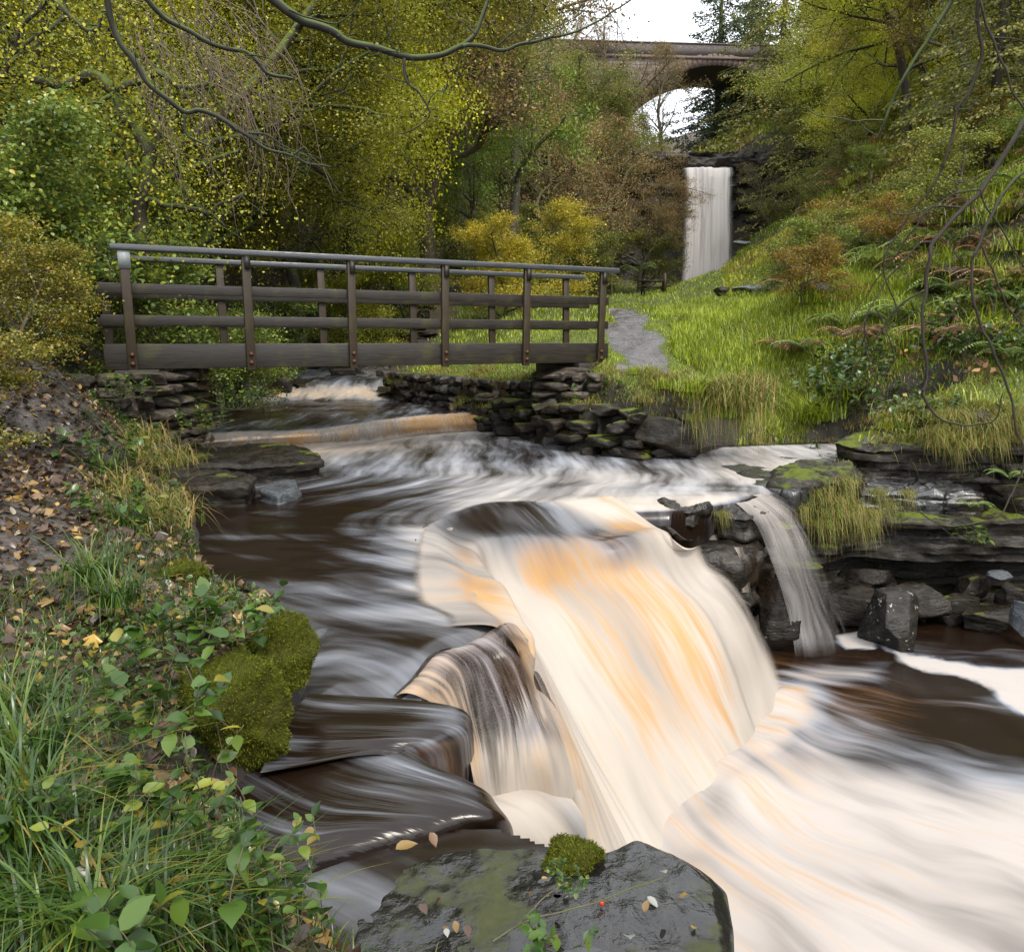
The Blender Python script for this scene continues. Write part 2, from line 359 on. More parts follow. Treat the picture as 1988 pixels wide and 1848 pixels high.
def wlevel(x, y):
    z = np.full(np.shape(x), -1.70)+.05*sstep(7, 12, y)
    j = fb2(x, y, 3.0, 3, 5)*.10+fb2(x, y, 9, 2, 6)*.03
    z = z+.27*sstep(-.16, .16, pldist(x, y, CASC)+j)
    d2 = pldist(x, y, CASC2)
    z = z+.42*sstep(-.9, 1.6, d2+j*4)+.10*sstep(3, 7, d2)
    z = z-.25*sstep(3.5, 3.1, y)
    return z
def ground(x, y, detail=True):
    x = np.asarray(x, float); y = np.asarray(y, float)
    L = land(x, y)
    up = 11.0*sstep(76.5, 78.5, y)*sstep(-3, 4, x)*sstep(34, 24, x)
    L = L+up
    if detail:
        far = sstep(8, 40, y)
        L = L+fb2(x, y, .9, 4, 3)*(.10+.25*far)+fb2(x, y, .16, 3, 9)*(.0+.6*far)*sstep(12, 30, np.hypot(x, y))
    if detail: L = L+.62*fb2(x, y, .45, 3, 19)*sstep(.30, .42, x/np.maximum(y, 1))*sstep(11, 14, y)*sstep(90, 60, y)
    dB = sdf(x, y, W_B); dC = sdf(x, y, W_C)
    nz = fb2(x, y, 2.5, 3, 12)*.12
    dB = dB-.4*sstep(-1.5, -.5, x)*sstep(10.5, 11.5, y)
    h = L+(wlevel(x, y)-.35-L)*sstep(.16, -.16, dB+nz*.6)
    h = h+(-3.9-h)*sstep(.12, -.25, dC+nz*.3)
    return h
def gz(x, y): return float(ground(np.array([x]), np.array([y]))[0])

def ghit(px_, py_):
    a, b_, c = ray(px_, py_); t = np.geomspace(2, 90, 700); h = land(a*t, b_*t); k = np.argmax(c*t < h); k = k if (c*t < h).any() else -1
    return (a*t[k], b_*t[k])
inwater = lambda x, y: (sdf(x, y, W_B) < .12) | (sdf(x, y, W_C) < .1)
# ---- ground sheet
gb = NB('ground_soil_grass')
gg = gb.n('NewGeometry'); go = gg.outputs['Position']
gn = gb.noise(go, 1.1, 5, .6); gn2 = gb.noise(go, 14, 5, .65)
soil = gb.mix(gn2, (.022, .016, .010), (.085, .062, .04)); grs = gb.mix(gn2, (.03, .045, .006), (.085, .11, .014))
gm = gb.attr('grass'); gpth = gb.attr('mud')
gk = gb.mr(gb.math('ADD', gm, gb.math('MULTIPLY', gb.math('SUBTRACT', gn, .5), .9)), .4, .6)
gsx = gb.n('SeparateXYZ'); gb.set(gsx.inputs[0], gg.outputs['Normal']); gst = gb.mr(gb.math('ADD', gsx.outputs[2], gb.math('MULTIPLY', gb.math('SUBTRACT', gn, .5), .5)), .72, .84)
gc = gb.mix(gb.math('MULTIPLY', gk, gst), gb.mix(gst, gb.mix(gn2, (.012, .01, .008), (.05, .042, .032)), soil), grs)
mud = gb.mix(gb.mr(gb.noise(go, 5, 6, .7), .35, .65), (.018, .014, .011), (.085, .075, .068)); gpm = gb.mr(gb.math('ADD', gpth, gb.math('MULTIPLY', gb.math('SUBTRACT', gb.noise(go, 3, 4), .5), .9)), .42, .58)
gc = gb.mix(gpm, gc, mud)
GROUND = gb.bsdf(gc, gb.mix(gpm, (.85, .85, .85), gb.ramp(gb.noise(go, 2.5, 5, .65), [(.5, .03), (.6, .5)])), gb.bump(gn2, .6, .04), spec=.5)
PATH = [uz(*p)[:2] for p in [(1200, 700, -.35), (1330, 725, -.4), (1310, 690, -.15), (1280, 655, .02*-1)]]
PATH = [ghit(*p) for p in [(1185, 655), (1200, 690), (1235, 722), (1315, 722), (1318, 690), (1290, 660), (1250, 640), (1265, 625), (1230, 605), (1275, 597), (1185, 592), (1175, 604), (1200, 625), (1180, 640)]]
MUD2 = [ghit(*p) for p in [(1470, 868), (1490, 810), (1560, 790), (1600, 830), (1700, 775), (1740, 800), (1720, 860), (1600, 866)]]
LPATH = [(-4.6, 8.6), (-3.9, 8.2), (-3.4, 6.5), (-2.7, 5.0), (-2.4, 4.0), (-3.0, 3.0), (-4.5, 3.0), (-4.4, 4.5), (-4.6, 6.5)]
def mudmask(x, y):
    return np.maximum(np.maximum(sstep(.35, -.45, sdf(x, y, PATH)+.5*fb2(x, y, .9, 3, 77)), sstep(.3, -.3, sdf(x, y, MUD2))), sstep(.3, -.3, sdf(x, y, LPATH))*.8)
def grassmask(x, y):
    m = sstep(-3.5, -2, x+.0*y)*sstep(9.6, 10.4, y)*sstep(75, 60, y)
    m = m*sstep(30, 14, x-.25*y)
    m = m*np.where((y > 17) & (x < -3.6+.0*y), 0, 1)
    return m
def warp(n, a, b, k, c0=0.):
    s = np.linspace(np.arcsinh((a-c0)/k), np.arcsinh((b-c0)/k), n); return c0+k*np.sinh(s)
gx = warp(560, -160, 160, 5.5, .5); gy = warp(760, -12, 260, 7., 5.)
GX, GY = np.meshgrid(gx, gy); GH = ground(GX, GY)
V = np.stack([GX.ravel(), GY.ravel(), GH.ravel()], 1); nx, ny = len(gx), len(gy)
ii = (np.arange(ny-1)[:, None]*nx+np.arange(nx-1)[None]).ravel()
me = mesh_np('ground', V, np.stack([ii, ii+1, ii+nx+1, ii+nx], 1), GROUND, True, {'grass': grassmask(GX, GY).ravel(), 'mud': mudmask(GX, GY).ravel()})
tag(link('ground', me), kind='structure')

# ------------------------------------------------------------------ water
def water_mat(name, veil=False, wt=(.10, .42, .62), gain=1.5, fc=(.415, .37, .32), dist=.3):
    b = NB(name); uv = b.n('UVMap').outputs[0]
    fo = b.attr('foam_sheen'); pe = b.attr('peat')
    wob = b.noise(b.mapping(uv, (.8, .5, 1)), 1.3, 2); wv = b.n('VectorMath', operation='ADD')
    cx = b.n('CombineXYZ'); b.set(cx.inputs[0], b.math('MULTIPLY', b.math('SUBTRACT', wob, .5), dist)); b.set(wv.inputs[0], uv); b.set(wv.inputs[1], cx.outputs[0]); v = wv.outputs[0]
    n1 = b.noise(b.mapping(v, (26, 1.6, 1)), 1, 3, .55); n2 = b.noise(b.mapping(v, (7, .75, 1), (3, 1, 0)), 1, 3, .5)
    n3 = b.noise(b.mapping(v, (1.9, .55, 1), (7, 2, 0)), 1, 3, .5)
    nn = b.math('ADD', b.math('ADD', b.math('MULTIPLY', n1, wt[0]), b.math('MULTIPLY', n2, wt[1])), b.math('MULTIPLY', n3, wt[2]))
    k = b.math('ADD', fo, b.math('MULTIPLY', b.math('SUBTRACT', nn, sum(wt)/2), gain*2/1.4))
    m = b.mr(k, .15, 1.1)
    pk = b.math('ADD', pe, b.math('MULTIPLY', b.math('SUBTRACT', b.math('ADD', b.math('MULTIPLY', n1, .3), b.math('ADD', b.math('MULTIPLY', n2, .45), b.math('MULTIPLY', n3, .25))), .5), 2.5))
    pm = b.mr(pk, .25, .95)
    foam_sheen = b.mix(pm, fc, (.40, .24, .105)); cool = b.mix(b.mr(fo, .4, .9), (.31, .335, .38), foam_sheen)  # bluish tint at low values paints sky reflection into the water colour
    dark = b.mix(pm, (.011, .006, .0035), (.10, .045, .012))
    c = b.mix(m, dark, cool)
    rg = b.mr(m, 0., 1., .22, .75)
    bp = b.bump(nn, .12 if not veil else .25, .04)
    al = None
    if veil:
        va = b.attr('veil'); al = b.mr(b.math('ADD', va, b.math('MULTIPLY', b.math('SUBTRACT', b.math('ADD', b.math('MULTIPLY', n1, .55), b.math('MULTIPLY', n2, .45)), .5), 1.7 if gain > 1.5 else .8)), .08, .95)
    return b.bsdf(c, rg, bp, spec=b.mr(m, 0, 1, .36, .2), alpha=al)
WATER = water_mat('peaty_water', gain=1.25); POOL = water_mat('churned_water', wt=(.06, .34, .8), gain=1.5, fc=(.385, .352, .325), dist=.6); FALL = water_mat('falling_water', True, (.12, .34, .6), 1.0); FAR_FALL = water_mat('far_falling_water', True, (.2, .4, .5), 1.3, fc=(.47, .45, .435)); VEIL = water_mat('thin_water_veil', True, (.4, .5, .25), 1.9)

def field_water(name, x0, x1, y0, y1, res, poly, grow, zf, uvf, attf, mat=None):
    if res is None: xs = warp(560, x0, x1, 2.2, -.3); ys = warp(760, y0, y1, 3.0, 3.0)
    else: xs = np.arange(x0, x1, res); ys = np.arange(y0, y1, res)
    X, Y = np.meshgrid(xs, ys)
    d = sdf(X, Y, poly); keep = d < (np.where((Y < 4.75) & (Y > 3.2), .03, grow) if name == 'river' else grow); Z = zf(X, Y)
    u, v = uvf(X, Y); A = attf(X, Y)
    nx, ny = len(xs), len(ys); idx = np.arange(nx*ny).reshape(ny, nx)
    kf = keep[:-1, :-1] & keep[1:, :-1] & keep[:-1, 1:] & keep[1:, 1:]
    q = np.stack([idx[:-1, :-1], idx[:-1, 1:], idx[1:, 1:], idx[1:, :-1]], -1)[kf]
    used = np.unique(q); re = np.full(nx*ny, -1); re[used] = np.arange(len(used))
    V = np.stack([X.ravel(), Y.ravel(), Z.ravel()], 1)[used]
    return mesh_np(name, V, re[q], mat or WATER, True, {k: a.ravel()[used] for k, a in A.items()}, np.stack([u.ravel(), v.ravel()], 1)[used])
def flow_uv(x, y):
    wn = sstep(9.5, 6.0, y)
    psi = x*(1-wn)+wn*(.5*x+.87*(y-6)); phi = -y*(1-wn)+wn*(.87*x-.5*y-3)
    return psi, phi
def zB(x, y):
    z = wlevel(x, y); p, f = flow_uv(x, y); near = sstep(13, 8, y)
    z = z+near*(fb2(p*.9, f*2.0, 1.0, 2, 31)*.030+fb2(x*.7, y*3.6, 1.0, 2, 33)*.020)+.02*fb2(x, y, 1.2, 3, 35)*sstep(10, 16, y)
    d = sdf(x, y, W_R); lipside = ((sdf(x, y, W_C) < .9) & (y < 10.4)) | (y < 3.5)
    z = z-np.where(lipside, .05*sstep(-.22, 0, d)+13*np.clip(d-.02, 0, 9), 0)
    return z
def pldB(x, y):   # roll over the lips: distance outside the falls-side edge
    d = pldist(x, y, LIP[3:]+ledge)      # positive on the fall side?
    return np.where((y < 8.3) & (x > -1.2), d*LSG, -1.)
_t = pldist(np.array([1.5]), np.array([5.5]), LIP[3:]+ledge)[0]; LSG = 1 if _t > 0 else -1
def attB(x, y):
    c1 = pldist(x, y, CASC); c2 = pldist(x, y, CASC2)
    foam_sheen = np.full(x.shape, .41)  # base level spreads the painted sky sheen over the pools, besides real froth
    s = np.sign(c1)*LS1
    foam_sheen = foam_sheen+.75*np.exp(-(c1/.22)**2)+.75*np.exp(-np.clip(-s*np.abs(c1), 0, 9)/1.2)*(s < 0)
    foam_sheen = foam_sheen+.55*sstep(1.2, .0, np.abs(c2))*1+.1*sstep(1.6, 2.6, c2*LS1)
    foam_sheen = foam_sheen+.26*sstep(4.5, 6.5, y)*sstep(11, 9, y)*sstep(-2.0, -.2, x)
    foam_sheen = foam_sheen+.18*sstep(.9, .1, -pldB(x, y))*sstep(3.9, 4.6, y)
    # quiet brown water: left margin, pool above the cascade, dark corner under the moss rock
    for (cx, cy_, rx, ry, a) in [(-3.0, 7.3, 1.6, 1.4, .42), (-1.9, 5.4, .9, 1.3, .25), (-4.8, 15, 2.2, 2.2, .3), (-1.0, 2.75, .35, .5, .5), (-2.2, 10.2, 1.2, .8, .1)]:
        foam_sheen = foam_sheen-a*np.exp(-((x-cx)/rx)**2-((y-cy_)/ry)**2)
    foam_sheen = foam_sheen+.12*fb2(x, y, .9, 3, 40)+.34*fb2(x*.9+.3*y, y*4.2, 1., 3, 41)*sstep(9.5, 6.5, y)+.12*sstep(2.2, 1.0, -np.minimum(sdf(x, y, W_B), 0))*0  # blue-white bands of sky reflection painted across the near pool
    foam_sheen = foam_sheen+.3*sstep(2.2, 3.2, x)*sstep(8.6, 9.6, y)  # silvery sheen of the wet shelf painted in as a paler water colour
    dd = sdf(x, y, W_B); foam_sheen = np.where((x > .55) & (y > 7), foam_sheen*(1-.85*sstep(-.10, .04, dd)), foam_sheen); foam_sheen = np.where((y < 4.0), foam_sheen*(1-.6*sstep(-.02, .06, dd)), foam_sheen)
    peat = .1+.5*np.exp(-((c1)/.17)**2)*(.6+.8*sstep(-3, -.5, x))+.35*np.exp(-(c2/.6)**2)+.0*x
    return {'foam_sheen': np.clip(foam_sheen, 0, 1.3), 'peat': peat}
_t = pldist(np.array([-2.]), np.array([16.]), CASC)[0]; LS1 = 1 if _t > 0 else -1
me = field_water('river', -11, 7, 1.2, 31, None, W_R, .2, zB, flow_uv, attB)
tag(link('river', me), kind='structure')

CASCADE_COLS = [[(a, b_, -1.365), (a+(c-a)*.3, b_+(d-b_)*.25, -1.40), (a+(c-a)*.6, b_+(d-b_)*.6, -1.50), (a+(c-a)*.9, b_+(d-b_)*.92, -1.62), (c, d+2, -1.67)] for a, b_, c, d in [(370, 862, 360, 878), (460, 852, 455, 872), (540, 845, 540, 869), (620, 836, 622, 866), (700, 824, 704, 858), (780, 812, 786, 848), (860, 803, 872, 840), (925, 800, 936, 835)]]
# lower plunge pool
def polyz(pts, z): return [uz(a, b_, z)[:2] for a, b_ in pts]
FOAM1 = polyz([(1330, 1450), (1480, 1400), (1560, 1380), (1700, 1440), (1860, 1480), (2600, 1510), (3200, 2600), (1300, 2600), (1000, 1800), (1000, 1450)], -3.2)
FOAM2 = polyz([(1705, 1262), (1780, 1280), (1900, 1300), (2020, 1300), (2020, 1400), (1930, 1350), (1850, 1318), (1760, 1300)], -3.2)
FOAM3 = polyz([(1620, 1232), (1690, 1228), (1700, 1268), (1640, 1262)], -3.2)
FOAM4 = polyz([(1520, 1310), (1600, 1290), (1720, 1300), (1700, 1325), (1560, 1330)], -3.2)
def attC(x, y):
    f = .10+.86*sstep(.5, -.9, sdf(x, y, FOAM1)+.35*fb2(x, y, .9, 3, 50))+.9*sstep(.06, -.06, sdf(x, y, FOAM2)+.1*fb2(x, y, 3, 3, 51))
    f = np.maximum(f, 1.1*sstep(.05, -.05, sdf(x, y, FOAM3))); f = np.maximum(f, .75*sstep(.3, -.2, sdf(x, y, FOAM4)))
    f = f-.25*np.exp(-((x-5.6)/1.6)**2-((y-8.3)/.9)**2)
    f = np.maximum(f, 1.05*sstep(.45, -.25, sdf(x, y, polyz([(1560, 1345), (1580, 1400), (1480, 1480), (1400, 1600), (1330, 1800), (900, 1800), (1200, 1400)], -3.2))+.15*fb2(x, y, 2, 2, 58)))
    return {'foam_sheen': np.clip(f, 0, 1.25), 'peat': .24+.2*fb2(x, y, .6, 2, 57)+.25*sstep(2.0, .2, sdf(x, y, [(a, b_) for a, b_ in polyz([(1544, 1370), (1430, 1480), (1330, 1600), (1250, 1750), (1150, 1500)], -3.2)]))*1}
BASE = polyz([(1544, 1370), (1480, 1450), (1400, 1560), (1330, 1680), (1250, 1850), (1000, 1850), (1150, 1450)], -3.2)
def uvC(x, y):
    dx, dy = x+1.5, y-8.5; return np.arctan2(dy, dx)*4.5, np.hypot(dx, dy)
def zC(x, y):
    u, v = uvC(x, y); dbs = sdf(x, y, BASE); return -3.2+.10*np.exp(-(np.maximum(dbs, 0)/.28)**2)*(1+.6*fb2(x, y, 3, 2, 59))+fb2(u, v*1.3, 1.1, 3, 55)*.035+fb2(x, y, .7, 2, 56)*.05
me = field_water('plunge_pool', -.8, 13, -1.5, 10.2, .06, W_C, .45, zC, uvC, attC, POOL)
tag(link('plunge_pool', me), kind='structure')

def fall_loft(name, cols, nu, nv, foam_sheen, peat, veil, label, thick=0.0, wob=.02, seed=0, bed=0, bname='', mat=None, pre=0, lobes=0, lift=.018):
    """cols: flow lines of (px,py,z); foam/peat/veil: functions of (s across 0..1, t along 0..1)"""
    if pre:
        nc = []
        for c in cols:
            p0 = np.array(uz(*c[0])); p1 = np.array(uz(*c[1])); d = p0-p1; d[2] = 0; d /= np.linalg.norm(d); q0 = p0+d*pre; q0[2] = p0[2]+lift
            nc.append([tuple(q0), (p0[0], p0[1], p0[2]+lift)]+[uz(*p) for p in c[1:]])
        cols3 = nc
    else: cols3 = [[uz(*p) for p in c] for c in cols]
    C = np.array([cr(c, nv) for c in cols3])       # (k,nv,3)
    S = np.array([cr(C[:, j], nu) for j in range(nv)]).transpose(1, 0, 2)   # (nu,nv,3)
    s = np.linspace(0, 1, nu)[:, None]*np.ones((1, nv)); t = np.ones((nu, 1))*np.linspace(0, 1, nv)[None]
    W = np.concatenate([[0], np.cumsum(np.linalg.norm(np.diff(S[:, nv//2], axis=0), axis=1))])
    Ln = np.concatenate([np.zeros((nu, 1)), np.cumsum(np.linalg.norm(np.diff(S, axis=1), axis=2), axis=1)], 1).mean(0)
    U = W[:, None]*np.ones((1, nv)); Vv = np.ones((nu, 1))*Ln[None]
    du = np.gradient(S, axis=0); dv = np.gradient(S, axis=1); N = np.cross(du, dv); N /= np.linalg.norm(N, axis=2)[..., None]+1e-9
    if N[..., 2].mean() < 0: N = -N
    disp = fb2(U*1.3, Vv*.4, 1., 2, seed+1)*wob*1.6+fb2(U*2.6, Vv*.35, 1., 3, seed)*wob*1.2+fb2(U*9, Vv*.5, 1., 2, seed+3)*wob*.5
    edge = sstep(0, .1, t)
    if lobes:
        t0 = .34+.07*np.sin(8.5*s+.6); disp = disp+lobes*(np.exp(-((t-t0)/.07)**2)-.8*np.exp(-((t-t0-.15)/.09)**2))*(.65+.7*fb2(U*2.4, Vv*.3, 1, 2, 77))
        disp = disp*sstep(1.05, .72, s)+lobes*.7*sstep(1.05, .8, s)*np.exp(-((t-.68)/.12)**2)*fb2(U*1.8, Vv*.3, 1, 2, 78)
    S = S+N*(disp*edge)[..., None]
    idx = np.arange(nu*nv).reshape(nu, nv)
    q = np.stack([idx[:-1, :-1], idx[1:, :-1], idx[1:, 1:], idx[:-1, 1:]], -1).reshape(-1, 4)
    if bed:
        Bd = S-N*(bed*sstep(0, .25, t))[..., None]-np.array([0, 0, 1.])*(.05+.7*sstep(.66, .95, t))[..., None]; Bd = Bd+N*(fb2(U*2.5, Vv*2.5, 1., 4, seed+7)*.05+np.round(fb2(U*1.1, Vv*3., 1., 2, seed+8)*3)/3*.07)[..., None]
        tag(link('rock', mesh_np('rock', Bd.reshape(-1, 3), q, ROCK_BARE, True)), 'dark wet bedrock showing through behind the '+bname, 'rock')
    me = mesh_np(name, S.reshape(-1, 3), q, mat or FALL, True, {'foam_sheen': foam_sheen(s, t, U, Vv).ravel(), 'peat': peat(s, t, U, Vv).ravel(), 'veil': veil(s, t, U, Vv).ravel()}, np.stack([U.ravel(), Vv.ravel()], 1))
    return tag(link(name, me), label, 'waterfall')
main_cols = [
 [(1205, 978, -1.68), (1270, 1020, -1.72), (1330, 1050, -1.78), (1375, 1072, -1.88), (1425, 1110, -2.05), (1468, 1183, -2.40), (1509, 1271, -2.82), (1548, 1375, -3.25)],
 [(1150, 985, -1.68), (1205, 1010, -1.73), (1265, 1040, -1.80), (1320, 1085, -1.93), (1375, 1150, -2.15), (1425, 1250, -2.5), (1465, 1350, -2.9), (1498, 1440, -3.25)],
 [(1085, 990, -1.68), (1130, 1025, -1.76), (1185, 1070, -1.84), (1240, 1105, -1.95), (1300, 1180, -2.18), (1360, 1290, -2.52), (1410, 1400, -2.9), (1450, 1490, -3.25)],
 [(1010, 990, -1.68), (1060, 1035, -1.76), (1105, 1085, -1.86), (1150, 1135, -2.0), (1215, 1225, -2.25), (1280, 1340, -2.6), (1345, 1450, -2.95), (1400, 1545, -3.25)],
 [(930, 1000, -1.68), (975, 1050, -1.77), (1020, 1105, -1.9), (1065, 1170, -2.05), (1130, 1275, -2.3), (1200, 1400, -2.62), (1275, 1520, -2.97), (1345, 1620, -3.25)],
 [(860, 1035, -1.69), (905, 1065, -1.74), (955, 1115, -1.88), (1010, 1190, -2.05), (1070, 1290, -2.27), (1145, 1430, -2.6), (1225, 1570, -2.97), (1300, 1700, -3.25)],
 [(862, 1095, -1.70), (915, 1118, -1.76), (960, 1165, -1.88), (1010, 1240, -2.03), (1060, 1330, -2.22), (1130, 1470, -2.55), (1200, 1620, -2.95), (1265, 1770, -3.25)],
 [(885, 1165, -1.71), (930, 1172, -1.75), (975, 1215, -1.86), (1010, 1275, -1.97), (1050, 1350, -2.13), (1110, 1490, -2.45), (1170, 1640, -2.85), (1230, 1810, -3.25)],
 [(940, 1208, -1.72), (982, 1222, -1.76), (1010, 1262, -1.86), (1038, 1320, -1.98), (1070, 1400, -2.15), (1115, 1530, -2.45), (1160, 1680, -2.85), (1200, 1860, -3.25)],
 [(950, 1228, -1.72), (990, 1242, -1.77), (1012, 1290, -1.92), (1030, 1360, -2.08), (1055, 1450, -2.28), (1085, 1560, -2.55), (1110, 1700, -2.9), (1130, 1880, -3.25)]]
def g2(s, t, a, b_, ra, rb): return np.exp(-((s-a)/ra)**2-((t-b_)/rb)**2)
def mfoam(s, t, U, V):
    f = .52+.25*sstep(.45, .62, s)+(.41-.25*sstep(.45, .62, s))*sstep(.12, .42, t)
    f = f-.35*g2(s, t, .36, .17, .15, .17)-.55*g2(s, t, .22, .36, .05, .09)+.8*g2(s, t, .08, .1, .12, .14)
    f = f-.35*g2(s, t, .98, .75, .04, .5)
    return np.clip(f, 0, 1.25)
def mpeat(s, t, U, V):
    p = .42+.25*sstep(.5, .1, t)
    p = p+.6*g2(s, t, .12, .30, .06, .08)+.55*g2(s, t, .40, .38, .06, .08)+.5*g2(s, t, .60, .24, .03, .07)+.45*g2(s, t, .72, .26, .03, .08)+.4*g2(s, t, .88, .30, .04, .1)-.25*sstep(.5, .7, s)*sstep(.22, .08, t)
    p = p-1.1*g2(s, t, .34, .14, .24, .13)
    p = p+.35*g2(s, t, .30, .55, .12, .3)+.4*g2(s, t, .97, .6, .05, .5)
    p = p-.35*g2(s, t, .55, .55, .12, .3)-.3*g2(s, t, .05, .6, .1, .4)-.3*sstep(.75, 1, t)
    return p
fall_loft('low_cascade', CASCADE_COLS[::-1], 260, 24, lambda s, t, U, V: .95+.25*sstep(.7, 1, t)+.2*fb2(U*3, V, 1, 3, 6), lambda s, t, U, V: .95-.75*s-.4*sstep(.8, 1, t)+.5*fb2(U*2.2, V, 1, 3, 7), lambda s, t, U, V: .68*sstep(.1, .4, t)*sstep(1.0, .6, t), 'low straight cascade with orange and white streaks just below the footbridge', wob=.012, seed=60, pre=.12, mat=VEIL)
fall_loft('main_waterfall', main_cols, 200, 150, mfoam, mpeat, lambda s, t, U, V: 1.6*sstep(-.02, .10, s+.3*sstep(.5, .2, t))*sstep(.0, .09, t)*sstep(1.01, .95, t)*sstep(1.0, .985, s),
          'broad cream and orange waterfall pouring over the rock lip in the middle of the picture', wob=.035, seed=70, bed=.16, bname='main waterfall', pre=.32, lobes=.15, lift=.042)
curt_cols = [
 [(1000, 1222, -1.76), (1035, 1262, -1.88), (1065, 1330, -2.02), (1100, 1420, -2.2), (1130, 1500, -2.38), (1150, 1590, -2.66)],
 [(985, 1225, -1.72), (1012, 1262, -1.8), (1040, 1320, -1.9), (1075, 1400, -2.07), (1100, 1480, -2.27), (1120, 1575, -2.58)],
 [(955, 1245, -1.72), (1000, 1272, -1.78), (1025, 1320, -1.88), (1050, 1400, -2.05), (1065, 1480, -2.22), (1080, 1575, -2.54)],
 [(915, 1262, -1.72), (950, 1280, -1.78), (975, 1340, -1.9), (990, 1410, -2.05), (1000, 1480, -2.2), (1010, 1565, -2.46)],
 [(870, 1278, -1.73), (900, 1296, -1.78), (920, 1350, -1.88), (935, 1420, -2.02), (945, 1490, -2.15), (955, 1565, -2.4)],
 [(830, 1325, -1.74), (865, 1340, -1.78), (890, 1385, -1.86), (912, 1450, -2.0), (925, 1510, -2.12), (935, 1570, -2.34)],
 [(795, 1355, -1.75), (830, 1362, -1.78), (870, 1388, -1.84), (900, 1440, -1.95), (915, 1500, -2.08), (925, 1560, -2.28)]]
fall_loft('waterfall_curtain', curt_cols, 150, 60, lambda s, t, U, V: .62+.5*sstep(.5, 1, t)-.35*g2(s, t, .4, .5, .16, .3)+.2*sstep(.6, 1, s), lambda s, t, U, V: .75-.35*sstep(.5, 1, t)-.15*s,
          lambda s, t, U, V: (.5+.3*sstep(.3, .15, t)+.75*sstep(.62, .9, t))*sstep(0, .06, t), 'thin striped amber curtain of water in front of dark rock left of the big fall', wob=.012, seed=80, bed=.2, bname='striped curtain of water', pre=.08, mat=VEIL)
basin_cols = [
 [(930, 1450, -2.24), (1020, 1465, -2.30), (1100, 1505, -2.42), (1150, 1560, -2.55), (1200, 1680, -2.95), (1250, 1850, -3.25)],
 [(880, 1495, -2.2), (950, 1525, -2.3), (1030, 1560, -2.35), (1090, 1630, -2.55), (1130, 1720, -2.9), (1170, 1860, -3.25)],
 [(790, 1475, -1.95), (860, 1505, -2.1), (940, 1560, -2.25), (1000, 1620, -2.4), (1060, 1720, -2.7), (1100, 1850, -3.2)],
 [(800, 1500, -2.15), (860, 1530, -2.2), (930, 1600, -2.35), (970, 1660, -2.5), (1000, 1760, -2.8), (1020, 1880, -3.2)]]
fall_loft('foaming_basin', basin_cols, 80, 80, lambda s, t, U, V: 1.05-.45*g2(s, t, .15, .75, .12, .4), lambda s, t, U, V: .22+.15*s, lambda s, t, U, V: 1.6*sstep(0, .08, s)*sstep(0, .06, t),
          'pale foaming basin between the striped curtain and the front rock', wob=.03, seed=90, bed=.1, bname='foaming basin')
side_cols = [
 [(1500, 955, -1.70), (1530, 972, -1.75), (1560, 1005, -1.85), (1590, 1070, -2.15), (1618, 1140, -2.55), (1645, 1215, -2.95), (1662, 1270, -3.22)],
 [(1460, 960, -1.72), (1500, 985, -1.78), (1530, 1020, -1.92), (1558, 1085, -2.2), (1580, 1150, -2.55), (1605, 1220, -2.95), (1620, 1280, -3.22)],
 [(1425, 958, -1.74), (1468, 988, -1.80), (1500, 1030, -1.95), (1525, 1090, -2.2), (1545, 1150, -2.5), (1562, 1220, -2.9), (1575, 1285, -3.22)],
 [(1405, 965, -1.74), (1440, 990, -1.80), (1470, 1025, -1.93), (1497, 1090, -2.2), (1518, 1150, -2.5), (1535, 1215, -2.87), (1545, 1280, -3.22)]]
fall_loft('side_waterfall', side_cols, 90, 80, lambda s, t, U, V: .80-.15*t, lambda s, t, U, V: .05+.0*s, lambda s, t, U, V: (.44+.4*sstep(.35, 0, t)+.2*g2(s, t, .65, .7, .25, .6))*(.3+.7*sstep(0, .3, s))*sstep(1.05, .85, t),
          'slim greyish white side waterfall arching down the dark cliff', wob=.02, seed=95)
for k, (a, lab) in enumerate([([[(1441, 1062, -2.0), (1446, 1080, -2.1), (1452, 1110, -2.3), (1458, 1150, -2.5)], [(1425, 1062, -2.0), (1435, 1082, -2.1), (1438, 1110, -2.3), (1440, 1150, -2.5)]], 'small trickle of white water on the ledge between the big fall and the side fall'),
                              ([[(1385, 965, -1.72), (1390, 1000, -1.85), (1392, 1025, -2.0), (1393, 1048, -2.1)], [(1370, 968, -1.72), (1375, 1000, -1.85), (1377, 1025, -2.0), (1378, 1048, -2.1)]], 'thin trickle of water down the dark block by the grass tuft')]):
    fall_loft('water_trickle', a, 60, 24, lambda s, t, U, V: .85+.0*s, lambda s, t, U, V: .3+.3*s*(k == 2), lambda s, t, U, V: .42+.2*s*(k == 2), lab, wob=.004, seed=100+k, mat=VEIL)

led1 = [[(600, 1346, -1.725), (720, 1354, -1.73), (820, 1362, -1.735), (885, 1374, -1.76), (911, 1392, -1.82), (918, 1430, -1.95), (921, 1520, -2.2)],
 [(570, 1380, -1.735), (700, 1388, -1.74), (800, 1396, -1.745), (870, 1404, -1.765), (902, 1422, -1.82), (908, 1460, -1.95), (910, 1520, -2.18)],
 [(545, 1420, -1.74), (660, 1422, -1.745), (760, 1424, -1.75), (832, 1428, -1.77), (862, 1440, -1.81), (872, 1466, -1.92), (878, 1512, -2.1)],
 [(525, 1460, -1.745), (640, 1452, -1.75), (720, 1448, -1.755), (778, 1450, -1.775), (802, 1460, -1.81), (812, 1478, -1.88), (816, 1502, -1.97)],
 [(505, 1500, -1.75), (590, 1486, -1.755), (670, 1470, -1.76), (730, 1464, -1.775), (756, 1470, -1.80), (764, 1482, -1.84), (768, 1496, -1.89)]]
